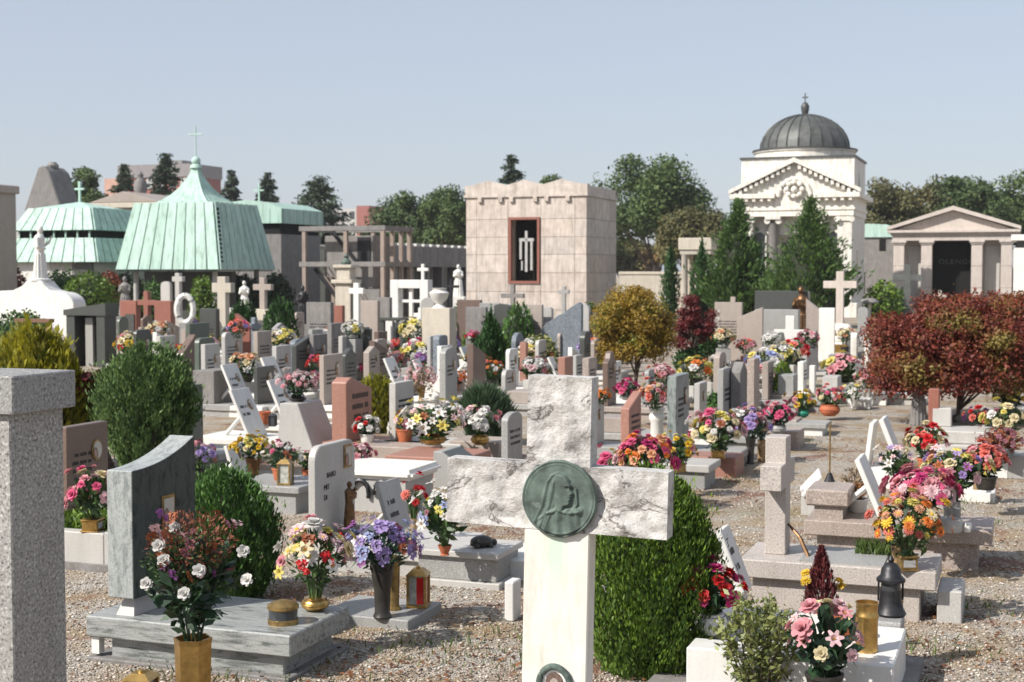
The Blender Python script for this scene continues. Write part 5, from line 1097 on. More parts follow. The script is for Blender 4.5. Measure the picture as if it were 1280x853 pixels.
# pink granite grave
def pink_grave():
    p = at(1005, 652, .24); o = thing('rosy_double_grave', 'brownish pink granite grave with a raised block at its head', 'grave', (p.x, p.y, 0), RZ)
    MB().box(0,1.08,0,.5,.16,.25).build('cover_slab', pinkish, o, bevel=.006); MB().box(.07,1.0,.06,.45,-.02,.16).build('base', pinkish, o, bevel=.005)
    MB().box(0.0,.26,.05,.42,.33,.43).build('raised_block', pinkish, o, bevel=.01); MB().box(.05,.22,.08,.4,.25,.33).build('block_neck', pinkish, o)
pink_grave()
o = thing('slim_rod', 'thin upright metal rod with a cone foot on the pink granite block', 'rod', at(1037, 602, .43)); MB().tube([(0,0,0),(0,0,.37)], .0055, 6).build('rod', brassd, o); MB().lathe([(.035,0),(.012,.055)], 12).build('cone_foot', iron, o)
o = thing('small_plaque', 'little white sloping tablet beside the thin metal rod', 'plaque', at(1015, 622, .12), RZ); q = MB().box(-.1,.1,-.09,.09,0,.02).build('tablet', white, o, bevel=.003); q.rotation_euler = (.3,-.85,0); q.location.z = .1; MB().box(-.07,.05,-.06,.06,-.14,.06).build('prop', greyw, o)
bouquet('rusty succulents in a white pot with a terracotta rim', 1072, 640, .25, .2, .075, 'cup_white', ['rust'], 0, 'small', .4, L_succ, hp=.085, pr=.065, flat=.8, name='potted_plant', cat='plant')
bouquet('dry brown twigs behind the white succulent pot', 1066, 628, .25, .24, .09, None, ['rust'], 0, 'small', .3, L_straw, hp=.0, flat=1.0, name='dry_twigs', cat='plant')
plaque('white leaning plaque with dark back behind the succulent pot', 1085, 572, .62, .32, white, (.4,.25), white, .4, rows=0, photo=False, z0=.25)
bouquet('large pink peony bouquet in a dark vase on the pink granite grave', 1152, 672, .25, .38, .19, 'bowl_dark', ['pink','rose','pink','pale','magenta'], 26, 'rose+mum', .3, L_bqd, hp=.12, pr=.09, flat=.6)
bouquet('cream and purple mixed bouquet in a grey cylinder right of the peonies', 1190, 660, .25, .46, .165, 'cyl_grey', ['cream','lilac','lemon','pale','cream','peach','purple'], 26, 'rose+lily', .27, hp=.16, pr=.05, flat=.8)
o = thing('stone_pot', 'round grey stone pot on the pink granite grave', 'pot', at(1186, 664, .25)); MB().lathe([(.07,0),(.075,.01),(.078,.06),(.07,.075),(.06,.075)], 18).build('body', greyw, o, smooth=True)
o = thing('white_jar', 'tiny white jar at the right end of the pink granite grave', 'jar', at(1209, 665, .25)); MB().lathe([(.018,0),(.025,.03),(.024,.05),(.012,.055)], 12).build('body', whitepot, o, smooth=True)
# A-frame plaque
o = thing('a_frame_plaque', 'white open A-frame plaque on the right graves', 'plaque', at(1112, 610, 0), RZ); MB().box(-.2,.42,-.05,.4,-.02,.16).build('base', white, o, bevel=.006)
q = MB().box(-.02,.02,0,.36,0,.42).build('tablet', white, o, bevel=.004); q.location = (.08,0,.16); q.rotation_euler.y = -.38; q = MB().box(-.018,.018,.0,.36,0,.36).build('tablet', white, o, bevel=.004); q.location = (-.19,0,.16); q.rotation_euler.y = .12
bouquet('white and purple orchids in a tan vase before the A-frame plaque', 1120, 633, .12, .42, .12, 'cyl_tan', ['pale','white','lilac','cream'], 14, 'lily', .36, hp=.2, pr=.035, flat=.9)
bouquet('red and cream rose bouquet right of the A-frame plaque', 1157, 588, .15, .36, .155, 'cup_terra', ['red','cream','red','coral','cream'], 20, 'rose', .3, L_bq, hp=.1, pr=.07, flat=.8)
bouquet('lilac carnations low between the red rose and cream bouquets', 1178, 603, .1, .26, .13, 'bowl_grey', ['lilac','purple','blue','white'], 14, 'mum', .32, flat=.8)
bush('moss_cushion', 'round yellow-green cushion plant among the right bouquets', 1163, 612, .1, .2, 'round', L_thuja, 900, .03, z=.08, cat='plant')
bouquet('coral rose bouquet near the right edge', 1232, 612, .2, .32, .155, 'cup_dark', ['coral','rose','coral'], 20, 'rose', .27, L_bqd, flat=.7)
gravestone('square white marble block right of the cream bouquet', 1247, 574, .16, .1, .17, white, 'flat', 'B', None, False, 0, name='marble_block', cat='block')
o = thing('white_step', 'low white stepped slab end under the cream bouquet', 'slab', at(1226, 628, 0), RZ); MB().box(-.35,.1,0,.3,-.02,.07).build('lower_step', white, o, bevel=.004); MB().box(-.35,.04,.02,.28,.07,.12).build('upper_step', white, o, bevel=.004)
bouquet('small brown vase of cream flowers on the white stepped slab', 1222, 612, .12, .3, .08, 'cyl_tan', ['cream','peach'], 8, 'rose', .4, hp=.17, pr=.035)
# ================================================================== the field of graves
GS = gravestone; BQ = bouquet; PQ = plaque
SL = lambda m, L0=.8, h=.15: (L0, h, m)
# ---- left
o = thing('white_wall_tomb', 'bright white tomb wall with curved shoulders under the robed statue', 'tomb', dep(92, 38), RZ)
n_ = 10; MB().prism([(-3.0,-.1),(0,-.1),(0,.84)] + [(-.55 + .55*math.cos(t), .84 + .36*math.sin(t)) for t in [i*math.pi/2/n_ for i in range(1,n_+1)]] + [(-.78,1.25),(-.92,1.36),(-1.05,1.5),(-1.55,1.5),(-1.7,1.36),(-2.0,1.24),(-3.0,1.2)], 0, .55).build('wall', white, o, bevel=.02)
MB().box(-2.2,-.6,-.5,-.02,-.1,.25).build('step', white, o, bevel=.02)
st = thing('robed_statue', 'white marble robed statue with one raised hand atop the white tomb', 'statue', o.location + Matrix.Rotation(RZ, 3, 'Z') @ Vector((-1.3,.27,1.497)), .0); figure(st, 1.5, white, 'raised')
MB().lathe([(.3,0),(.3,.05),(.26,.08)], 16).build('plinth', white, st)
def wreath_bush(label, px, py, R, H, mat, n=1500, leaf=.1, kind='round', name='shrub', z=0, trunk=0.0, cat='shrub'):
    return bush(name, label, px, py, R, H, kind, mat, n, leaf, z, cat, trunk=trunk)
wreath_bush('broad-leaved green shrub in front of the white tomb wall', 28, 470, .56, 1.0, L_dark, 3600, .075)
wreath_bush('dark green hedge shrub right behind the white tomb wall', 78, 402, .75, 1.65, L_green, 1800, .13)
wreath_bush('olive green shrub below the tiered tomb', 112, 408, .85, 1.62, L_thuja, 2200, .13)
wreath_bush('reddish shrub under the left eave of the canopy roof', 138, 404, .55, 1.65, L_redm, 1500, .12)
wreath_bush('reddish shrub at the far left edge behind the statue', 8, 404, .85, 1.85, L_redm, 1800, .13)
o = thing('wooden_shelter', 'open dark brown wooden frame before the white tomb wall', 'frame', at(44, 478, 0), RZ - math.pi/2)
for y in (-.28,.28): MB().box(-.04,.04,y-.035,y+.035,-.05,.95).build('post', wood, o)
MB().box(-.06,.06,-.34,.34,.95,1.01).build('lintel', wood, o); MB().box(-.03,.03,-.245,.245,.0,.3).build('panel', wood, o)
o = thing('black_aedicule', 'black granite portal tomb with a slanting top beside the white wall', 'tomb', at(118, 458, 0), RZ - math.pi/2)
MB().box(-.1,.25,-.42,-.24,-.05,.95).build('post', darkg, o); MB().box(-.1,.25,.24,.42,-.05,.95).build('post', darkg, o); MB().box(-.12,-.08,-.24,.24,-.05,.95).build('back_panel', darkg, o); MB().hexa([(-.12,-.46,.95),(.28,-.46,.95),(.28,.46,.95),(-.12,.46,.95)],[(-.12,-.46,1.05),(.28,-.46,1.05),(.28,.46,1.18),(-.12,.46,1.18)]).build('lintel', darkg, o); MB().box(.05,.12,-.1,.06,-.05,.9).build('inner_pillar', grey, o)
def red_monument():
    p = at(184, 376, 1.05); o = thing('red_granite_monument', 'two red granite slabs with a red cross between them', 'monument', (p.x, p.y, 0), RZ - math.pi/2)
    for y in (-.72,.26): MB().box(-.1,.1,y,y+.47,-.05,1.05).build('slab', redg, o, bevel=.01)
    MB().box(.1,.13,-.55,-.3,.25,.72).build('dark_plaque', darkg, o); cross_prof(MB(), 1.28, .52, .13, .14, 0, 1.0).build('cross', redg, o, bevel=.008); MB().box(-.2,.35,-.8,.8,-.05,.18).build('base', redg, o, bevel=.01)
red_monument()
def ring(label, px, py):
    o = thing('ring_sculpture', label, 'sculpture', at(px, py, 0), RZ - 1.2); b = MB(); b.tube([(0,.17*math.sin(t),.98 + .28*math.cos(t)) for t in [i*6.2832/24 for i in range(25)]], .06, 8); b.build('ring', white, o, smooth=True); MB().hexa([(-.14,-.14,-.05),(.14,-.14,-.05),(.14,.14,-.05),(-.14,.14,-.05)],[(-.08,-.08,.7),(.08,-.08,.7),(.08,.08,.7),(-.08,.08,.7)]).build('pedestal', grey, o)
ring('upright white ring sculpture right of the red granite monument', 232, 446)
cross('cream stone cross with short arms below the canopy roof corner', 279, 346, 1.65, .46, .2, .16, cream, 'A', (.5,.2), None)
cross('rosy stone cross on a broad stepped pedestal between two dark conifers', 329, 347, 1.63, .44, .13, .12, beige, 'A', (.55,.95), None, pedm=cream)
cross('slim grey column cross under the middle of the canopy', 223, 341.5, 1.72, .3, .13, .13, greyw, 'A', (.4,.15), None)
GS('pale rounded stele half hidden under the canopy', 208, 352, 1.45, .34, .14, greyw, 'round', 'A', None, False, 0)
st = thing('veiled_statue', 'small white veiled figure between the two far crosses', 'statue', at(306, 415, 0), RZ - 1.4); MB().box(-.2,.2,-.2,.2,-.05,.5).build('pedestal', greyw, st, bevel=.01); q = figure(st, .98, white, 'praying'); q.location.z = .5
st = thing('dark_statue', 'dark bronze robed figure on a pedestal right of the dark conifers', 'statue', at(379, 428, 0), RZ - 1.3); MB().box(-.25,.25,-.25,.25,-.05,.45).build('pedestal', concrete, st, bevel=.01); q = figure(st, .95, iron, 'child'); q.location.z = .45
st = thing('grey_statue', 'grey stone figure under the left part of the canopy', 'statue', at(157, 412, 0), RZ - 1.3); MB().box(-.25,.25,-.25,.25,-.05,.4).build('pedestal', concrete, st, bevel=.01); q = figure(st, 1.2, concrete, 'praying'); q.location.z = .4
wreath_bush('dark conifer left of the rosy pedestal cross', 304, 448, .30, 1.08, L_cyp, 1500, .1, 'thuja', 'dwarf_conifer')
wreath_bush('dark conifer right of the rosy pedestal cross', 351, 450, .33, 1.15, L_cyp, 1500, .1, 'thuja', 'dwarf_conifer')
wreath_bush('clipped green hedge block under the right of the canopy', 254, 408, .42, 1.5, L_thuja, 1300, .11)
wreath_bush('small rounded green shrub in the shade under the canopy', 192, 404, .35, 1.4, L_green, 900, .11)
for i, (px, w) in enumerate(((162, 1.6), (215, 2.0), (300, 1.7), (345, 1.2))):
    bush('shade_hedge', ['dense dark hedge under the left eave behind the grey figure', 'dense dark hedge in the deep shade below the canopy centre', 'dense dark hedge below the right eave behind the veiled figure', 'dense dark hedge below the shallow green roof'][i], px, 398, w/2, 1.55, 'round', L_con, 1500, .16)
# ---- stones left of centre
GS('dark green granite headstone left of the pink-flowered grey stone', 247, 404, .95, .55, .08, darkgreen, 'flat', 'B', SL(grey), False, 2)
GS('grey headstone with oval photo below pink flowers', 290, 415, .85, .5, .07, greyw, 'corner', 'B', SL(white))
BQ('pink and red flowers piled on the grey oval-photo headstone', 298, 417, .85, .2, .17, None, ['pink','coral','lilac'], near=False, hp=0)
GS('grey headstone with a rosy edge right of the oval-photo stone', 328, 414, .85, .42, .08, beige, 'flat', 'B', SL(grey), False, 2)
GS('dark headstone with white flowers at its left side', 378, 419, .85, .5, .08, darkg, 'slant2', 'B', SL(grey), True, 2)
GS('beige headstone with round medallion and lettering left of the yellow-green shrub', 414, 443, .75, .5, .065, beige, 'flat', 'B', SL(white), True, 3)
GS('pale beige tall slab left of the white window monument', 463, 376, 1.2, .36, .12, beige, 'flat', 'A', SL(beige, .5), False, 0)
GS('dark plaque stone in a pale frame at the foot of the tall beige slab', 456, 411, .9, .22, .06, darkg, 'flat', 'A', SL(beige, .5), False, 0)
cross('white cross standing on a narrow plinth left of the tall beige slab', 446, 354, 1.5, .36, .13, .1, white, 'A', (.3,.35), None)
o = thing('cream_shrine', 'cream yellow shrine pillar with a small lantern top', 'shrine', dep(433, 36), RZ)
MB().box(-.22,.22,-.2,.2,-.05,1.45).build('shaft', cream, o, bevel=.015); MB().box(-.3,.3,-.28,.28,1.45,1.55).build('cornice', cream, o, bevel=.015); MB().box(-.19,.19,-.17,.17,1.55,1.85).build('lantern_stage', cream, o, bevel=.01); MB().box(-.26,.26,-.24,.24,1.85,1.93).build('cornice', cream, o, bevel=.01); MB().lathe([(.12,1.93),(.14,2.0),(.05,2.1),(.07,2.15),(.01,2.22)], 10).build('finial', verd, o)
MB().box(.24,.30,-.18,.16,.3,1.35).build('bronze_relief', verd, o, bevel=.03); MB().box(-.35,.4,-.35,.35,-.05,.3).build('base', redg, o, bevel=.01)
def window_monument():
    p = at(514, 350, 1.58); o = thing('window_monument', 'white marble window-shaped frame monument with cross bars', 'monument', (p.x, p.y, 0), RZ - math.pi/2); w = .44
    for y in (-w, w-.19): MB().box(-.12,.12,y,y+.19,-.05,1.58).build('frame_post', white, o, bevel=.008)
    MB().box(-.12,.12,-w+.19,w-.19,1.4,1.58).build('frame_head', white, o, bevel=.008); MB().box(-.04,.04,-.035,.035,.5,1.4).build('cross_upright', white, o); MB().box(-.04,.04,-w+.19,-.035,1.1,1.16).build('cross_bar', white, o); MB().box(-.04,.04,.035,w-.19,1.1,1.16).build('cross_bar', white, o)
    MB().box(-.1,.1,-w+.19,w-.19,-.05,.5).build('sill_block', white, o); MB().box(-.1,-.06,-.38,.2,.0,.02).build('threshold', white, o)
window_monument()
o = thing('dark_portal', 'dark stone table with a white pillar before the white window monument', 'monument', at(490, 452, 0), RZ - math.pi/2)
MB().box(-.12,.12,-.28,.28,.8,.86).build('lintel', darkg, o, bevel=.005); MB().box(-.1,.1,-.26,-.13,-.05,.8).build('post', darkg, o); MB().box(-.1,.1,.13,.26,-.05,.8).build('post', darkg, o); MB().box(.02,.14,-.07,.07,-.05,.795).build('white_pillar', white, o)
cross('small white crucifix behind the right top of the window monument', 529, 330, 1.95, .3, .08, .08, white, 'A', (.3,.6), None, loc=dep(529, 36))
GS('cream urn-topped stele right of the window monument', 549, 385, 1.15, .5, .3, cream, 'flat', 'A', SL(greyw, .5), False, 0)
o = thing('stone_urn', 'white stone urn on the cream stele right of the window monument', 'urn', at(549, 385, 1.15)); MB().lathe([(.12,0),(.05,.06),(.14,.16),(.17,.25),(.1,.3),(.13,.33)], 12).build('bowl', white, o, smooth=True)
cross('thin black iron cross wound with climbing leaves', 564, 349, 1.62, .3, .05, .05, iron, 'A', (.25,.2), None)
st = thing('white_angel', 'small white marble figure left of the travertine tomb', 'statue', dep(573, 40), RZ - 1.3); MB().box(-.2,.2,-.2,.2,-.05,1.05).build('pedestal', white, st, bevel=.01); q = figure(st, .9, white, 'praying'); q.location.z = 1.05
GS('tall dark brown slab left of the slim green cypress', 587, 375, 1.2, .5, .1, brown, 'flat', 'A', SL(grey, .4), False, 0)
GS('pale grey slab right behind the tall dark brown slab', 613, 379, 1.15, .42, .1, grey, 'flat', 'A', SL(grey, .4), False, 0)
cross('dark grey cross with a small cross on its left arm before the travertine tomb', 641, 356, 1.46, .55, .1, .1, concrete, 'A', (.3,.3), None)
wreath_bush('dark ivy mass behind the dark grey cross', 648, 462, .3, 1.1, L_green, 1200, .09, 'thuja')
GS('rosy slab with two short lines of lettering before the travertine tomb', 665, 381, 1.15, .42, .09, beige, 'flat', 'A', SL(beige, .4), False, 2)
GS('blue-grey rough slab with a broken outline and small cross on top', 703, 377, 1.22, .75, .12, blueg, 'rough', 'A', SL(blueg, .5), False, 0)
cross('little grey cross rising behind the blue-grey rough slab', 705, 358, 1.42, .26, .09, .08, grey, 'A', (.25,.3), None)
bush('slim_cypress', 'slim upright green cypress in the centre of the field', 614, 482, .255, 1.07, 'column', L_cyp, 4500, .07, rz=1)
bush('spiky_shrub', 'spiky grey-green shrub in front of the slim cypress', 606, 556, .27, .55, 'spike', L_grey, 4500, .12, core=.6, rz=0)
bush('yellow_shrub', 'yellow-green feathery shrub between the pink and grey headstones', 470, 540, .27, .58, 'thuja', L_gold, 3000, .06, rz=0)
bush('golden_shrub', 'golden-tipped low shrub before the rosy lettered slab', 672, 468, .36, .62, 'round', L_lite, 1800, .07)
# pinks and greys in the middle
def slope_stone(label, px, py, H, W, T, m):
    p = at(px, py, H); o = thing('gravestone', label, 'gravestone', (p.x, p.y, 0), RZ); slabs(o, .9, W + .1, .14, m, -T/2 - .08)
    hs = MB().prism([(-W/2,.14),(W/2,.14),(W/2,H*.82),(-W*.32,H),(-W/2,H*.94)], -T/2, T/2, 'x').build('headstone', m, o, bevel=.008); lettering(hs, T/2, -W*.3, W*.35, H*.72, 3, .05, .05, iron, 4)
slope_stone('pink granite headstone with a sloping shoulder beside the yellow-green shrub', 440, 470, .75, .55, .16, pink)
GS('pale grey headstone with upright lettering right of the yellow-green shrub', 502, 477, .7, .42, .07, greyw, 'flat', 'B', SL(greyw), False, 3)
def wedge():
    p = at(380, 502, .5); o = thing('wedge_stone', 'speckled grey wedge headstone carrying a pot of pale pink flowers', 'gravestone', (p.x, p.y, 0), RZ); slabs(o, .7, .6, .06, grey, -.22)
    hs = MB().hexa([(-.15,-.26,.06),(.24,-.26,.06),(.24,.26,.06),(-.15,.26,.06)],[(-.13,-.24,.5),(.06,-.24,.5),(.06,.24,.5),(-.13,.24,.5)]).build('headstone', greyw, o, bevel=.006)
    q = MB().box(0,.006,-.16,-.06,.1,.25).build('portrait', ceramic, hs); q.location = (.19,0,.06); q.rotation_euler.y = -.39; q = lettering(hs, .0, -.02, .2, .25, 3, .035, .03, iron, 8); q.location = (.195,0,.06); q.rotation_euler.y = -.39
wedge()
BQ('pale pink flowers in a leafy pot on the wedge headstone', 372, 502, .5, .30, .17, 'bowl_dark', ['pale','white','pale','rose'], 26, 'mum', .24, L_bqd, hp=.05, flat=.75)
PQ('white leaning plaque with strut, upper of the pair at left', 290, 456, .62, .34); PQ('white leaning plaque with a long strut, lower of the pair at left', 304, 487, .6, .34)
PQ('white leaning plaque behind the pale pink flowers', 338, 447, .62, .34); PQ('white leaning plaque nearest the wedge headstone left side', 350, 475, .6, .36)
PQ('small white leaning tablet beneath the dark framed plaque stone', 452, 432, .62, .3); PQ('white leaning tablet just below the dark portal table', 490, 448, .62, .3)
PQ('grey-faced leaning tablet left of the slim cypress', 583, 434, .58, .3, white); PQ('white leaning tablet above the red-flowered terracotta pot', 563, 450, .55, .26, white)
PQ('white thin leaning tablet beside the pink vase flowers', 524, 450, .6, .2, white); PQ('white leaning tablet left of the small pink granite stone', 692, 447, .6, .2, white)
GS('small pink granite stone above the marble cross head', 707, 446, .65, .34, .1, pink, 'flat', 'B', SL(white, .7), False, 0)
GS('beige granite stone right of the small pink granite stone', 737, 447, .65, .34, .09, pinkish, 'flat', 'B', SL(white, .7), False, 2)
GS('scroll-topped brownish stone with a photo before the autumn maple', 762, 439, .8, .36, .07, brown, 'scroll', 'B', SL(beige, .7), True, 2)
GS('grey slate stone with upright letters left of the blue-grey slab', 676, 425, .75, .36, .06, greyw, 'corner', 'B', SL(white, .7), False, 3)
GS('low curved white headstone with photo above the marble cross left arm', 636, 462, .5, .4, .06, greyw, 'corner', 'B', SL(greyw, .7), True, 1)
GS('grey arched headstone touching the marble cross left side', 640, 515, .62, .34, .06, grey, 'arch', 'B', SL(pinkish, .7), False, 2)
GS('grey-blue headstone just right of the marble cross head', 746, 502, .62, .3, .05, greyw, 'flat', 'B', SL(grey, .8, .25), True, 0)
GS('tall pink granite headstone right of the marble cross head', 789, 491, .74, .38, .075, pink, 'slant2', 'B', SL(pink, .7), False, 3)
GS('dark veined gneiss headstone with photo frames behind the yellow tulips', 848, 468, .82, .5, .085, gneissv, 'flat', 'B', SL(grey, .7), True, 3, frame=bronze)
GS('white small headstone behind a clipped shrub right of the gneiss headstone', 876, 478, .62, .34, .06, greyw, 'flat', 'B', SL(white, .6), True, 0)
bush('clipped_shrub', 'little dark clipped shrub before the white small headstone', 892, 540, .14, .38, 'round', L_green, 1200, .05)
GS('grey slate headstone left of the angular concrete stone', 906, 460, .8, .4, .06, grey, 'flat', 'B', SL(grey, .6), False, 2)
GS('angular concrete stone with a pointed edge above the pink-white bouquet', 924, 452, .85, .36, .1, concrete, 'peak', 'B', SL(grey, .6), False, 0)
GS('brown granite headstone left of the potted little cypress', 942, 448, .8, .32, .08, pinkish, 'flat', 'B', SL(pinkish, .6), False, 0)
o = thing('pedestal_column', 'white fluted pedestal column carrying coral flowers', 'pedestal', at(821, 572, 0)); MB().lathe([(.09,0),(.09,.03),(.065,.05),(.06,.34),(.075,.36),(.075,.40),(.06,.42),(.075,.45),(.075,.47)], 18).build('shaft', white, o, smooth=True)
BQ('coral and pink flowers spilling over the white pedestal column', 818, 511, .47, .26, .14, None, ['coral','rose','peach','pale'], 20, 'rose', .3, hp=.0, flat=1.0)
BQ('yellow and orange tulips in a small bronze box before the gneiss headstone', 848, 590, .2, .30, .13, 'box_dull', ['yellow','yellow','orange','rose','lemon'], 14, 'rose', .3, hp=.07, pr=.05, flat=1.0)
o = thing('low_grave', 'pale low slab under the yellow tulips', 'grave', at(866, 612, 0), RZ); MB().box(-.4,.1,0,.4,-.02,.14).build('base', grey, o, bevel=.005); MB().box(-.45,.14,-.03,.43,.14,.2).build('cover_slab', greyw, o, bevel=.006)
o = thing('pink_block_grave', 'pink granite block under the big pink and cream bouquet', 'grave', at(902, 597, 0), RZ); MB().box(-.3,.12,0,.38,-.02,.17).build('block', pink, o, bevel=.008); MB().box(-.2,-.1,-.006,0,.04,.12).build('nameplate', brassd, o)
BQ('big pink, white and cream bouquet on the pink granite block', 897, 573, .17, .40, .215, 'box_brass', ['pale','pink','cream','white','lemon','white'], 32, 'rose+mum', .26, hp=.07, pr=.06, flat=.75)
BQ('pink and white flowers in a tall dark vase right of the big bouquet', 938, 580, .0, .52, .15, 'tall_dark', ['pale','rose','white','lilac'], 20, 'rose', .3, L_bqd, hp=.24, pr=.05, flat=1.0)
BQ('violet and white flowers in a pale cylinder beside the tall dark vase', 952, 577, .0, .40, .1, 'cyl_tan', ['purple','lilac','white'], 10, 'mum', .34, L_bqd, hp=.2, pr=.04)
BQ('deep pink roses in a grey bowl in the right column', 972, 542, .18, .30, .16, 'bowl_grey', ['pink','rose','pink'], 16, 'rose', .3, L_bqd, flat=.7)
o = thing('rosy_block_grave', 'rosy granite block under the deep pink roses', 'grave', at(985, 562, 0), RZ); MB().box(-.4,.1,0,.4,-.02,.18).build('block', pinkish, o, bevel=.008)
BQ('yellow roses in a green pot in the right column', 1003, 522, .12, .30, .15, 'bowl_green', ['yellow','lemon','rose','yellow'], 16, 'rose', .3, flat=.8)
o = thing('dark_slab_grave', 'low dark-edged slab under the yellow roses', 'grave', at(1014, 545, 0), RZ); MB().box(-.5,.12,0,.4,-.02,.08).build('base', white, o, bevel=.005); MB().box(-.55,.16,-.03,.43,.08,.13).build('cover_slab', grey, o, bevel=.005)
BQ('red and white flowers in a terracotta bowl in the right column', 1037, 520, .05, .34, .17, 'bowl_terra', ['coral','white','rose','pink'], 18, 'mum', .28, hp=.14, pr=.12, flat=.7)
BQ('white flowers in a white pot right of the terracotta bowl', 1066, 508, .05, .28, .15, 'cup_white', ['white','white','lemon'], 14, 'lily', .3, hp=.1, pr=.07)
GS('white cubic planter block in the right column', 1077, 498, .13, .22, .24, white, 'flat', 'B', None, False, 0, name='marble_block', cat='block')
BQ('tall pink bouquet standing in the right column beyond the white pots', 1086, 500, .08, .48, .14, 'tall_grey', ['rose','pale','coral'], 18, 'rose', .3, hp=.15, pr=.05, flat=1.2)
GS('white planter block behind the tall pink bouquet', 1098, 492, .15, .22, .22, white, 'flat', 'B', None, False, 0, name='marble_block', cat='block')
BQ('yellow flowers left of the red maple trunk', 1126, 482, .1, .26, .15, 'bowl_grey', ['yellow','lemon','yellow'], near=False)
BQ('pale pink bouquet with dark leaves beyond the tall pink one', 1100, 486, .12, .34, .13, 'bowl_dark', ['pale','rose','white'], near=False)
# ---- autumn shrubs
small_tree('golden autumn maple in the middle distance', 795, 490, .64, 1.64, .12, L_autumn, 100, 330, .04, 1.0, 0)
small_tree('crimson shrub right of the golden autumn maple', 866, 466, .40, 1.42, .2, L_crim, 34, 220, .042, 1.0, 0, 'red_shrub', cat='shrub')
small_tree('wide dark red maple spreading at the right', 1196, 528, 1.1, 1.54, .12, L_redm, 260, 420, .04, .85, 0.02, 'red_maple', spread=.27)
small_tree('second red-green maple crown at the right edge', 1272, 524, .85, 1.58, .25, L_redm, 120, 380, .04, .8, 0, 'red_maple', spread=.26)
bush('ball_topiary', 'green ball topiary left of the lettered beige slab', 884, 460, .24, .72, 'round', L_cyp, 2400, .05, trunk=.22)
wreath_bush('low green shrub at the foot of the ball topiary', 862, 466, .28, .42, L_cyp, 900, .07)
bush('column_hedge', 'clipped columnar cypress left of the small portico', 838, 400, .33, 2.6, 'column', L_cyp, 1800, .14, z=0)
bush('column_hedge', 'clipped columnar cypress right of the small portico', 877, 402, .4, 2.7, 'column', L_cyp, 1800, .14, z=0)
# ---- right of centre, behind
g = GS('beige family slab with four lines of names and small round photos', 911, 378, 1.2, .5, .1, beige, 'flat', 'A', SL(beige, .5), False, 4)
hs = [c for c in g.children if c.name.startswith('headstone')][0]
for k in range(3): portrait(hs, .05, -.19, .87 - k*.13, .06, .07, white)
MB().box(-.05,.05,.04,.12,1.05,1.15).build('top_block', beige, hs)
GS('plain rosy slab joined to the family slab', 938, 384, 1.12, .46, .11, beige, 'slant2', 'A', SL(beige, .5), False, 0)
GS('dark polished granite tomb wall behind the bronze praying figure', 978, 364, 1.35, 1.1, .3, darkg, 'flat', 'A', None, False, 0)
GS('long grey granite low wall in front of the dark tomb wall', 972, 387, 1.05, .8, .2, grey, 'flat', 'A', None, False, 0)
cross('pale grey flat cross leaning before the grey granite wall', 988, 395, .95, .58, .16, .08, white, 'A', None, (.4,.5,.12,grey), hb=.62)
st = thing('bronze_praying_statue', 'brown bronze figure praying with joined hands', 'statue', at(1001, 446, 0), RZ - 1.9); MB().box(-.22,.22,-.22,.22,-.05,.3).build('pedestal', brown, st, bevel=.01); q = figure(st, 1.14, bronze, 'praying'); q.location.z = .3
GS('rough pinkish stele right of the bronze praying figure', 1019, 374, 1.2, .34, .14, pinkish, 'slant', 'A', None, False, 0)
GS('smooth white slab left of the big white cross', 1034, 385, 1.05, .3, .08, white, 'flat', 'A', None, False, 0)
def calvary():
    p = dep(1050, 28.5); o = thing('white_calvary', 'tall cream-white cross on a stepped rocky base', 'cross', (p.x, p.y, 0), RZ - math.pi/2)
    cross_prof(MB(), 1.76, .66, .15, .13, .68, 1.49).build('shaft', temple_m, o, bevel=.008); MB().hexa([(-.22,-.36,.33),(.22,-.36,.33),(.22,.36,.33),(-.22,.36,.33)],[(-.12,-.2,.7),(.12,-.2,.7),(.12,.2,.7),(-.12,.2,.7)]).build('upper_base', ivory, o, bevel=.03)
    MB().hexa([(-.4,-.68,-.05),(.4,-.68,-.05),(.4,.68,-.05),(-.4,.68,-.05)],[(-.3,-.5,.34),(.3,-.5,.34),(.3,.5,.34),(-.3,.5,.34)]).build('lower_base', ivory, o, bevel=.04); MB().box(.4,.47,-.1,.2,-.05,.3).build('bronze_plate', brass, o)
calvary()
GS('round-topped grey lamp stone right of the big white cross', 1079, 384, 1.05, .2, .1, grey, 'round', 'A', None, False, 0)
o = thing('canopy_lamp', 'dark flat-hooded lamp stand behind the big white cross base', 'lamp', at(1086, 446, 0), RZ); MB().box(-.03,.03,-.03,.03,-.05,1.1).build('post', cream, o); MB().lathe([(.17,1.1),(.19,1.13),(.15,1.19),(.02,1.21)], 14).build('hood', concrete, o, smooth=True)
GS('white round-headed slab at the right foot of the white cross', 1068, 416, .72, .18, .1, ivory, 'round', 'B', None, False, 0)
GS('narrow white slab between the white cross base and the red maple', 1085, 425, .72, .2, .08, ivory, 'flat', 'B', None, False, 0)
GS('dark red granite stone left of the red maple crown', 1098, 398, .98, .3, .1, redg, 'flat', 'A', None, False, 0)
GS('white slim post stone among the right bouquets', 1016, 457, .55, .12, .07, white, 'flat', 'B', None, False, 0, name='marker_stone', cat='marker')
cross('grey iron cross shadowed before the left pillars of the temple', 1134, 330, 1.98, .9, .2, .12, lead, 'A', (.5,.15), None, loc=dep(1134, 44))
cross('small cream cross in front of the temple doorway', 1175, 363, 1.2, .38, .1, .08, cream, 'A', None, None)
wreath_bush('green shrub between the lamp stand and the iron cross', 1103, 410, .55, 1.4, L_thuja, 1300, .12)
wreath_bush('green shrub in front of the temple left pillar', 1122, 404, .4, 1.1, L_dark, 900, .12)
GS('rusty iron-framed post stone under the red maple', 1168, 486, .62, .14, .1, redg, 'flat', 'B', None, False, 0, name='framed_post', cat='post')
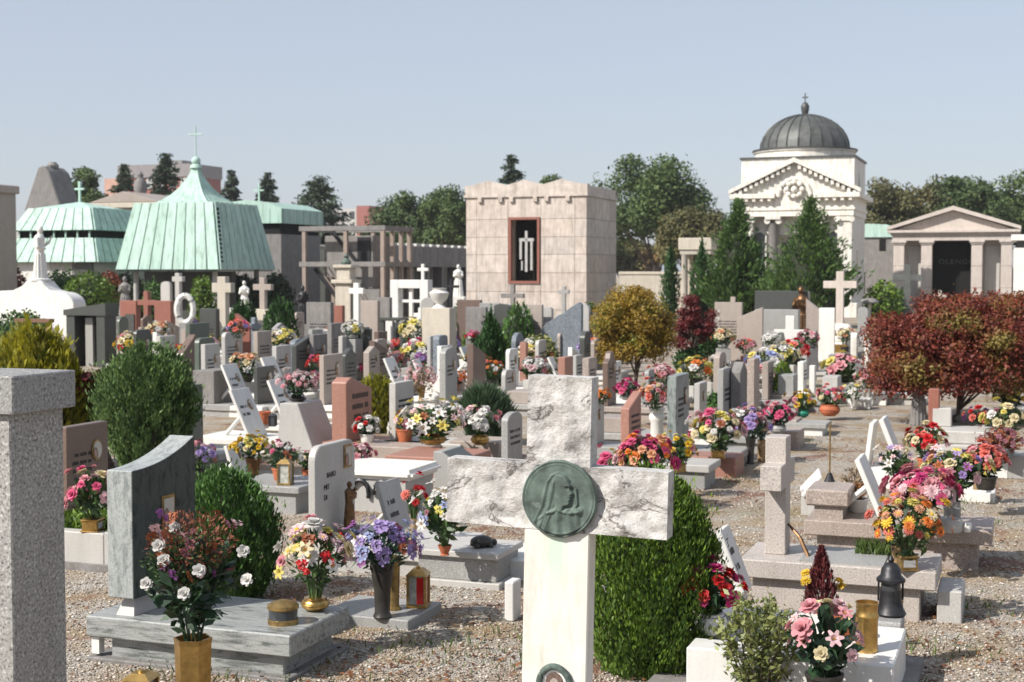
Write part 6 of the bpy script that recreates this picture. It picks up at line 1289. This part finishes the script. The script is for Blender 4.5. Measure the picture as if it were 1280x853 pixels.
o = thing('stepped_grave', 'wide pale stepped grave under the red maple', 'grave', at(1206, 574, 0), RZ - math.pi/2); MB().box(-.5,.1,-.42,.42,-.02,.14).build('lower_step', greyw, o, bevel=.01); MB().box(-.5,.02,-.38,.38,.14,.26).build('upper_step', greyw, o, bevel=.01); MB().box(-.46,-.34,-.32,-.14,.26,.44).build('white_block', greyw, o, bevel=.008)
st = thing('leaning_statue', 'dark stone figure at the left foot of the red maple', 'statue', at(1148, 532, 0), RZ - 1.0); q = figure(st, .62, concrete, 'child')
BQ('red and dark flowers in a white wreath stand under the maple', 1226, 540, .12, .25, .13, 'bowl_white', ['red','red','coral','purple'], 12, 'rose', .36, L_bqd)
BQ('cream and lime roses at the right edge under the maple', 1257, 545, .2, .28, .19, 'bowl_grey', ['cream','lemon','white'], 16, 'rose', .3)
BQ('yellow chrysanthemums at the right edge below the maple crown', 1262, 512, .15, .3, .2, 'bowl_grey', ['yellow','lemon'], 18, 'mum', .26)
BQ('dull mauve heather in a box planter near the right edge', 1252, 570, .2, .24, .18, 'box_grey', ['mauve','mauve','rust'], 26, 'small', .2, L_rust, flat=.6)
GS('grey box planter stone beneath the mauve heather', 1262, 566, .2, .4, .4, grey, 'flat', 'B', None, False, 0, name='planter_block', cat='block')
BQ('pale pink flowers high at the right edge of the maple', 1272, 480, .2, .3, .15, 'bowl_grey', ['pale','white','rose'], near=False)
# ---- flowers and pots left of centre
BQ('peach and lilac carnations behind the dark clipped bush', 246, 600, .12, .3, .15, 'bowl_dark', ['peach','lilac','rose','pale'], 16, 'mum', .3)
BQ('yellow flowers in a brown vase with a small leaning tablet', 317, 600, .1, .36, .16, 'tall_bronze', ['yellow','lemon','yellow'], 26, 'rose', .2, hp=.18, pr=.07, flat=.6)
PQ('small white leaning tablet behind the brown vase of yellow flowers', 298, 556, .32, .26, white, (.3,.06), white, .3, 0, 0)
BQ('silvery leaves with one bright pink carnation beside a glass lantern', 352, 600, .2, .3, .14, 'cup_terra', ['white','pink','pale'], 9, 'small+mum', .3, L_grey)
lantern('tapered glass and brass lantern on the dark grey box grave', 357, 606, .2, .1, .2, brassd, paleglass)
BQ('coral flowers in a small orange pot left of the pale headstone', 385, 602, .05, .26, .1, 'cup_terra', ['coral','rose','lemon'], 10, 'mum', .3, hp=.1, pr=.05)
o = thing('grey_box_grave', 'dark grey box grave carrying the glass lantern', 'grave', at(352, 642, 0), RZ); MB().box(-.4,.12,0,.5,-.02,.15).build('base', grey, o, bevel=.005); MB().box(-.44,.16,-.03,.53,.15,.2).build('cover_slab', grey, o, bevel=.006)
o = thing('curved_bench_grave', 'bright white curved slab grave in front of the leaning plaques', 'grave', at(298, 566, 0), RZ); MB().prism([(-.5,0),(.3,0),(.42,.03),(.42,.12),(-.42,.15),(-.5,.12)], 0, .55).build('cover_slab', white, o, bevel=.01); MB().box(-.45,.35,.04,.5,-.05,.02).build('footing', grey, o)
o = thing('terracotta_pot', 'orange terracotta pot on the white slab by the plaques', 'pot', at(330, 530, .15)); MB().lathe([(r*.075, z*.13) for r, z in POTS['cup']], 18).build('body', terra, o, smooth=True)
lantern('small dark lantern beside the orange pot on the white slab', 341, 533, .15, .07, .14, iron, glass_d)
BQ('red and white flowers in a white pot before the pink sloping headstone', 459, 553, .15, .25, .13, 'cup_white', ['red','white','white'], 12, 'rose', .34, L_bqd, hp=.08, pr=.07)
BQ('yellow flowers in a bright orange pot before the pale grey headstone', 506, 552, .15, .30, .095, 'cup_terra', ['yellow','yellow','lemon'], 16, 'rose', .28, hp=.12, pr=.08, flat=1.0)
o = thing('rosy_plinth', 'wide rosy granite plinth under the orange pot', 'grave', at(500, 580, 0), RZ); MB().box(-.5,.25,0,.5,-.02,.15).build('slab', pinkish, o, bevel=.008)
BQ('white and pink roses in a brass bowl before the spiky shrub', 600, 556, .18, .33, .17, 'bowl_brass', ['white','white','rose','pale'], 18, 'rose', .32, hp=.09, pr=.085, flat=.7)
o = thing('beige_plinth', 'beige stone plinth under the brass bowl of white and pink roses', 'grave', at(605, 577, 0), RZ); MB().box(-.35,.15,0,.45,-.02,.18).build('slab', beige, o, bevel=.008)
BQ('red flowers in a terracotta pot in the middle of the field', 566, 489, .15, .28, .18, 'cup_terra', ['coral','orange','coral'], 22, 'mum', .24, L_bq, hp=.1, pr=.09, flat=.6)
BQ('dusty pink branches in a bronze vase left of the terracotta pot', 527, 502, .12, .46, .22, 'tall_dull', ['pale','rose','pale'], 26, 'small', .22, L_straw, hp=.2, pr=.06, flat=.8)
BQ('orange and white flowers in a tall pot before the slim cypress', 615, 470, 0, .56, .17, 'tall_dark', ['coral','white','orange'], 20, 'mum', .26, L_bq, hp=.3, loc=at(615, 470, .35)*Vector((1,1,0)) if False else Vector((at(615,470,.35).x, at(615,470,.35).y, 0)))
BQ('orange flowers right beside the marble cross head', 751, 502, .62, .12, .09, None, ['orange','orange'], 10, 'mum', .38, hp=0)
BQ('magenta flowers left of the coral pedestal flowers', 783, 500, .3, .22, .14, 'bowl_grey', ['magenta','pink'], 16, 'rose', .3, L_bqd)
BQ('pink and orange bouquet just above the marble cross right arm', 806, 603, .2, .34, .2, 'box_dull', ['pink','orange','pale','peach','pink','magenta'], 30, 'rose', .27, L_bqd, hp=.08, pr=.06, flat=.75)
BQ('low pink and lime plants behind the marble cross right arm', 762, 606, .15, .16, .17, 'bowl_grey', ['pale','lemon','pink'], 16, 'small+rose', .3)
o = thing('rosy_low_grave', 'rosy low grave behind the marble cross right arm', 'grave', at(792, 622, 0), RZ); MB().box(-.6,.22,0,.45,-.02,.16).build('slab', pinkish, o, bevel=.008)
FARB = [  # far bouquets, each told by what it stands beside
 (164,446,.35,.32,.26,['red','cream','yellow'],'red and yellow flowers above the big round shrub'),
 (222,454,.2,.26,.2,['pink','red','white'],'pink flowers right of the red and yellow ones'),
 (198,424,.6,.25,.2,['cream','peach','white'],'cream flowers before the red granite monument'),
 (265,446,.25,.4,.2,['lilac','lemon','pale'],'lilac and lime flowers left of the oval-photo headstone'),
 (308,478,.2,.42,.24,['white','peach','cream'],'white and peach flowers between the two pairs of plaques'),
 (345,442,.3,.4,.2,['cream','orange','lemon'],'cream flowers before the rosy pedestal cross'),
 (356,438,.5,.36,.18,['white','lemon','white'],'white flowers at the left of the dark headstone'),
 (362,462,.2,.42,.2,['white','rose','pale'],'white and rose flowers below the dark headstone'),
 (398,470,.3,.3,.18,['coral','red','pink'],'coral red flowers left of the beige medallion headstone'),
 (404,442,.4,.42,.24,['cream','white','peach'],'cream and white flowers behind the beige medallion headstone'),
 (410,424,.5,.3,.2,['orange','peach','cream'],'orange flowers behind the dark headstone to the right'),
 (441,424,.75,.26,.17,['white','white','lemon'],'white hydrangeas at the foot of the white plinth cross'),
 (440,474,.15,.28,.2,['red','white','pink'],'red and white flowers right of the beige medallion headstone'),
 (480,452,.3,.34,.16,['rose','peach','white'],'rose flowers in front of the dark portal table'),
 (522,458,.2,.38,.26,['white','white','lemon'],'white hydrangeas below the window monument'),
 (541,452,.2,.36,.2,['pale','cream','white'],'pale pink and cream flowers right of the white hydrangeas'),
 (520,432,.5,.4,.3,['cream','white','lemon'],'yellowish leafy spray at the foot of the window monument'),
 (563,444,.3,.3,.18,['lilac','white','purple'],'lilac flowers at the foot of the iron cross'),
 (593,462,.35,.28,.16,['coral','red','lemon'],'coral flowers left of the slim cypress'),
 (643,468,.15,.32,.26,['white','white','pale'],'white flowers right of the slim cypress'),
 (668,475,.3,.26,.2,['pale','white','rose'],'pale pink flowers above the marble cross head left side'),
 (661,462,.3,.34,.24,['lemon','cream','white'],'lime and white flowers below the rosy lettered slab'),
 (742,450,.2,.34,.26,['lilac','orange','mauve'],'lilac and rust flowers right of the blue-grey slab'),
 (765,460,.15,.3,.2,['orange','rust','coral'],'rust flowers behind the scroll-topped stone'),
 (870,482,.2,.34,.24,['orange','lemon','white'],'orange and white flowers above the gneiss headstone'),
 (904,436,.45,.34,.2,['cream','cream','peach'],'cream flowers right of the ball topiary'),
 (895,478,.2,.36,.22,['white','rust','lemon'],'white and rust flowers above the grey slate headstone'),
 (957,474,.3,.34,.26,['white','lemon','blue'],'white and pale blue flowers below the plain rosy slab'),
 (963,440,.55,.3,.14,['white','white','white'],'white roses standing before the grey granite wall'),
 (975,462,.35,.34,.24,['cream','white','lemon'],'cream flowers right of the white and blue ones'),
 (993,456,.35,.32,.24,['coral','red','white'],'coral red flowers below the pale flat cross'),
 (1010,436,.5,.3,.18,['rose','mauve','pale'],'dark rose flowers right of the pale flat cross'),
 (1055,478,.1,.3,.3,['lemon','rose','white'],'low green and yellow planting before the white cross base'),
 (1092,438,.4,.36,.2,['red','white','orange'],'red and white flowers right of the white cross base'),
 (948,486,.25,.32,.18,['pale','rose','white'],'pale pink flowers left of the potted little cypress'),
 (826,486,.2,.3,.2,['pale','rose','coral'],'rose flowers at the foot of the golden maple'),
 (246,470,.15,.3,.18,['white','red','pale'],'white flowers right of the big round shrub top'),
 (390,490,.15,.26,.16,['pink','white','rose'],'pink flowers behind the wedge headstone at right'),
]
for px, py, z, H, R, cols, lb in FARB:
    fo = BQ(lb, px, py, z, H, R, 'bowl_grey' if R < .22 else 'cup_dark', cols, near=False, flat=.8)
    MB().box(-.11,.11,-.11,.11,-z-.02,.002).build('stone_stand', greyw if z < .4 else grey, fo, bevel=.006)
bush('potted_cypress', 'little bright cypress in a beige pot in the right column', 978, 500, .13, .46, 'thuja', L_thuja, 900, .05, z=.1)
o = thing('beige_planter', 'beige square planter of the little bright cypress', 'planter', at(975, 512, 0), RZ); MB().hexa([(-.14,-.14,-.02),(.14,-.14,-.02),(.14,.14,-.02),(-.14,.14,-.02)],[(-.2,-.2,.2),(.2,-.2,.2),(.2,.2,.2),(-.2,.2,.2)]).build('box', beige, o, bevel=.008)
# ---- more low stones filling the rows, each named by its neighbour
FILL = [
 (178,412,.85,.4,.06,darkg,'corner','small dark stone framed in grey before the red granite monument'),
 (207,420,.8,.4,.08,greyw,'flat','pale block stone below the red granite monument'),
 (232,418,.85,.4,.12,brown,'rough','dark rough stone below the white ring sculpture'),
 (263,430,.8,.36,.07,greyw,'flat','pale stone left of the lilac and lime flowers'),
 (352,432,.75,.4,.07,greyw,'flat','pale stone behind the upper right leaning plaque'),
 (398,418,.85,.42,.07,concrete,'flat','dull grey stone right of the dark headstone'),
 (420,404,.95,.45,.08,concrete,'flat','broad grey stone behind the white hydrangeas at left'),
 (432,420,.8,.34,.07,greyw,'flat','pale stone under the white hydrangeas of the plinth cross'),
 (475,424,.75,.36,.07,beige,'corner','beige stone left of the dark portal table'),
 (541,420,.8,.3,.06,greyw,'flat','grey stone between the window monument and iron cross'),
 (556,432,.72,.4,.07,white,'flat','white stone below the cream urn stele'),
 (640,436,.68,.36,.06,white,'corner','white stone right of the slim cypress behind the white flowers'),
 (655,428,.72,.1,.1,pink,'flat','stubby pink post stone among the white flowers'),
 (722,444,.6,.3,.06,greyw,'flat','grey stone between the pink and beige granite stones'),
 (770,452,.55,.34,.06,white,'flat','low white stone under the golden maple'),
 (812,462,.5,.3,.06,grey,'corner','slate grey leaning stone right of the maple trunk'),
 (900,440,.75,.4,.08,beige,'arch','low beige arch stone under the ball topiary'),
 (960,452,.62,.4,.08,pinkish,'flat','rosy stone behind the white and blue flowers'),
 (985,468,.45,.34,.2,grey,'flat','low grey block behind the potted little cypress'),
 (1003,452,.55,.3,.08,white,'flat','white stone behind the coral red flowers'),
 (1040,470,.35,.4,.2,greyw,'flat','low pale block left of the green and yellow planting'),
 (1112,462,.45,.34,.08,greyw,'corner','pale low stone left of the red maple crown tip'),
 (1265,470,.5,.4,.1,grey,'flat','grey stone behind the yellow chrysanthemums at right'),
 (330,458,.6,.4,.06,darkg,'flat','dark low stone between the two right plaques'),
 (268,462,.55,.5,.3,concrete,'flat','dark grey low box stone left of the upper plaque'),
 (232,482,.72,.45,.08,darkgreen,'flat','dark stone behind the right side of the big round shrub'),
 (545,470,.4,.4,.3,white,'flat','low white block behind the pink branches vase'),
 (583,468,.35,.5,.4,white,'flat','low white box left of the slim cypress foot'),
 (655,488,.3,.4,.3,beige,'flat','low beige block above the marble cross left arm'),
 (770,520,.3,.4,.3,pinkish,'flat','low rosy block left of the tall pink headstone'),
]
for px, py, H, W_, T, m, top, lb in FILL: GS(lb, px, py, H, W_, T, m, top, 'B', SL(m if m in (white, greyw) else grey, .6), W_ > .3 and T < .1, 2 if T < .1 else 0)

for i, (px, yt, H, W_, m, tp, lb) in enumerate([(596,384,1.1,.4,concrete,'flat','dull slab at the left corner foot of the travertine tomb'),(628,380,1.15,.3,darkg,'arch','dark arched slab under the window of the travertine tomb'),
    (652,386,1.08,.36,grey,'peak','pointed grey slab before the middle of the travertine tomb'),(680,384,1.1,.34,greyw,'corner','pale slab left of the blue-grey rough slab top'),(728,380,1.15,.3,greyw,'round','white round-headed stele at the right corner of the travertine tomb'),(744,390,1.0,.36,concrete,'flat','grey low slab between the travertine tomb and golden maple'),
    (480,372,1.25,.3,concrete,'flat','tall dull stele left of the window monument post'),(400,378,1.2,.5,concrete,'flat','wide dull wall stone behind the dark bronze figure'),(418,382,1.1,.4,redg,'flat','reddish block stone left of the cream shrine pillar'),(536,372,1.25,.3,grey,'round','grey rounded stele right of the window monument post'),(305,392,1.0,.3,redg,'slant','reddish slanting stone between the far crosses'),(262,386,1.1,.34,darkg,'flat','dark stone below the cream short-armed cross')]):
    GS(lb, px, yt, H, W_, .12, m, tp, 'A', None, False, 2 if i % 2 else 0)
wreath_bush('dark bush at the left corner foot of the travertine tomb', 577, 430, .3, .95, L_green, 900, .09)
wreath_bush('dark bush at the right corner foot of the travertine tomb', 737, 432, .35, .95, L_dark, 900, .09)
# ================================================================== the smaller stones and flowers that fill the rows
MARK = [('red granite monument',184,380),('white ring sculpture',232,380),('oval-photo headstone',290,430),('rosy pedestal cross',329,380),('dark headstone',378,440),('beige medallion headstone',414,460),
 ('white plinth cross',446,380),('dark portal table',490,415),('window monument',514,380),('cream urn stele',549,395),('iron cross',564,400),('tall brown slab',587,410),('slim cypress',614,440),('rosy lettered slab',665,400),
 ('blue-grey rough slab',703,410),('scroll-topped stone',762,460),('golden maple',795,420),('crimson shrub',866,400),('ball topiary',884,425),('family name slab',911,410),('plain rosy slab',938,410),('pale flat cross',988,410),
 ('big white cross',1050,400),('canopy lamp',1086,400),('dark clipped conifers',340,395),('dark bronze figure',379,390),('cream shrine pillar',433,360),('black portal tomb',112,420),('wedge headstone',380,530),('pair of leaning plaques',296,490),
 ('pink sloping headstone',440,500),('yellow-green shrub',470,500),('spiky shrub',606,520),('gneiss photo headstone',848,500),('potted little cypress',978,480),('terracotta bowl',1037,505),('brown wooden frame',44,440)]
USED = set()
def where(px, py):
    out = []
    for nm, mx, my in sorted(MARK, key=lambda q: abs(q[1] - px) + .7*abs(q[2] - py))[:8]:
        dx = px - mx; dy = py - my
        rel = ('just left of' if dx < 0 else 'just right of') if abs(dx) > 9 and abs(dx) > abs(dy)*.5 else ('behind' if dy < -4 else 'in front of')
        out.append(rel + ' the ' + nm)
    return out
def unique(head, px, py):
    for w in where(px, py):
        l = head + ' ' + w
        if l not in USED: USED.add(l); return l
    l = head + ' between ' + ' and '.join(x.split(' the ')[1] for x in where(px, py)[:2]); USED.add(l); return l
FM = [(white,'white'),(greyw,'pale grey'),(grey,'speckled grey'),(beige,'beige'),(pinkish,'rosy'),(darkg,'dark'),(blueg,'slate blue'),(concrete,'dull grey'),(darkgreen,'dark green'),(brown,'brown')]
TP = [('flat','square-topped'),('corner','round-cornered'),('arch','arched'),('peak','pointed'),('round','round-headed'),('slant','slant-topped')]
rs = random.Random(21)
spots = []
for py, x0, x1, st in ((394,150,560,26),(403,140,760,26),(412,150,770,26),(422,150,780,28),(433,420,780,36),(402,890,1090,32),(416,900,1040,36)):
    x = x0 + rs.uniform(0, 20)
    while x < x1: spots.append((x, py + rs.uniform(-4,4))); x += st*rs.uniform(.8,1.35)
for x, y in spots:
    if 770 < x < 835: continue
    k = rs.random(); s = (y - 340)
    if k < .50:
        m, mn = rs.choice(FM); tp, tn = rs.choice(TP); H = rs.uniform(.62,.86)
        GS(unique('small ' + mn + ' ' + tn + ' stone', x, y), x, y, H, rs.uniform(.3,.46), rs.uniform(.06,.1), m, tp, 'B', SL(rs.choice([white, greyw, grey]), .6, .12), rs.random() < .6, rs.choice([0,2,3]), group='small stones in the rows')
    elif k > .86:
        gm, gn = rs.choice([(L_green,'dark green'),(L_thuja,'bright green'),(L_cyp,'deep green'),(L_gold,'yellowish')]); q = at(x, y, .5)
        bush('low_shrub', unique('small ' + gn + ' shrub', x, y), x, y, rs.uniform(.13,.22), rs.uniform(.45,.7), rs.choice(['thuja','round','cone']), gm, 700, .06, group='small shrubs in the rows').location = (q.x, q.y, 0)
    elif k < .60 and y < 410:
        m, mn = rs.choice(FM[:5] + FM[6:8]); cross(unique('small ' + mn + ' cross', x, y), x, y - 8, rs.uniform(.9,1.05), rs.uniform(.3,.42), .09, .08, m, rs.choice(['A','B']), (.26,.14), None, group='small crosses in the rows')
    else:
        cols = rs.choice([['white','white','lemon'],['red','coral','white'],['pink','pale','white'],['yellow','orange','cream'],['lilac','white','purple'],['rose','pale','coral'],['white','pink','red'],['cream','peach','white'],['magenta','pink','lilac']])
        nm = {'white':'white','red':'red','pink':'pink','yellow':'yellow','lilac':'lilac','rose':'rose pink','cream':'cream','magenta':'magenta'}[cols[0]]
        z = .14; H = rs.uniform(.32,.55); p = at(x, y, H + .2)
        BQ(unique('small ' + nm + ' bouquet', x, y), 0, 0, z, H, rs.uniform(.13,.2), rs.choice(['bowl_grey','cup_dark','tall_dark','cup_terra','bowl_dull']), cols, near=False, flat=rs.uniform(.6,1.1), loc=Vector((p.x, p.y, z)), group='small bouquets in the rows')
        o = thing('low_plinth', unique('low stone plinth of a ' + nm + ' bouquet', x, y), 'grave', (p.x, p.y, 0), RZ, 'low plinths in the rows'); MB().box(-.25,.25,-.24,.24,-.02,.14).build('slab', rs.choice([white, greyw, grey, pinkish]), o, bevel=.006)
print('filled', len(spots))
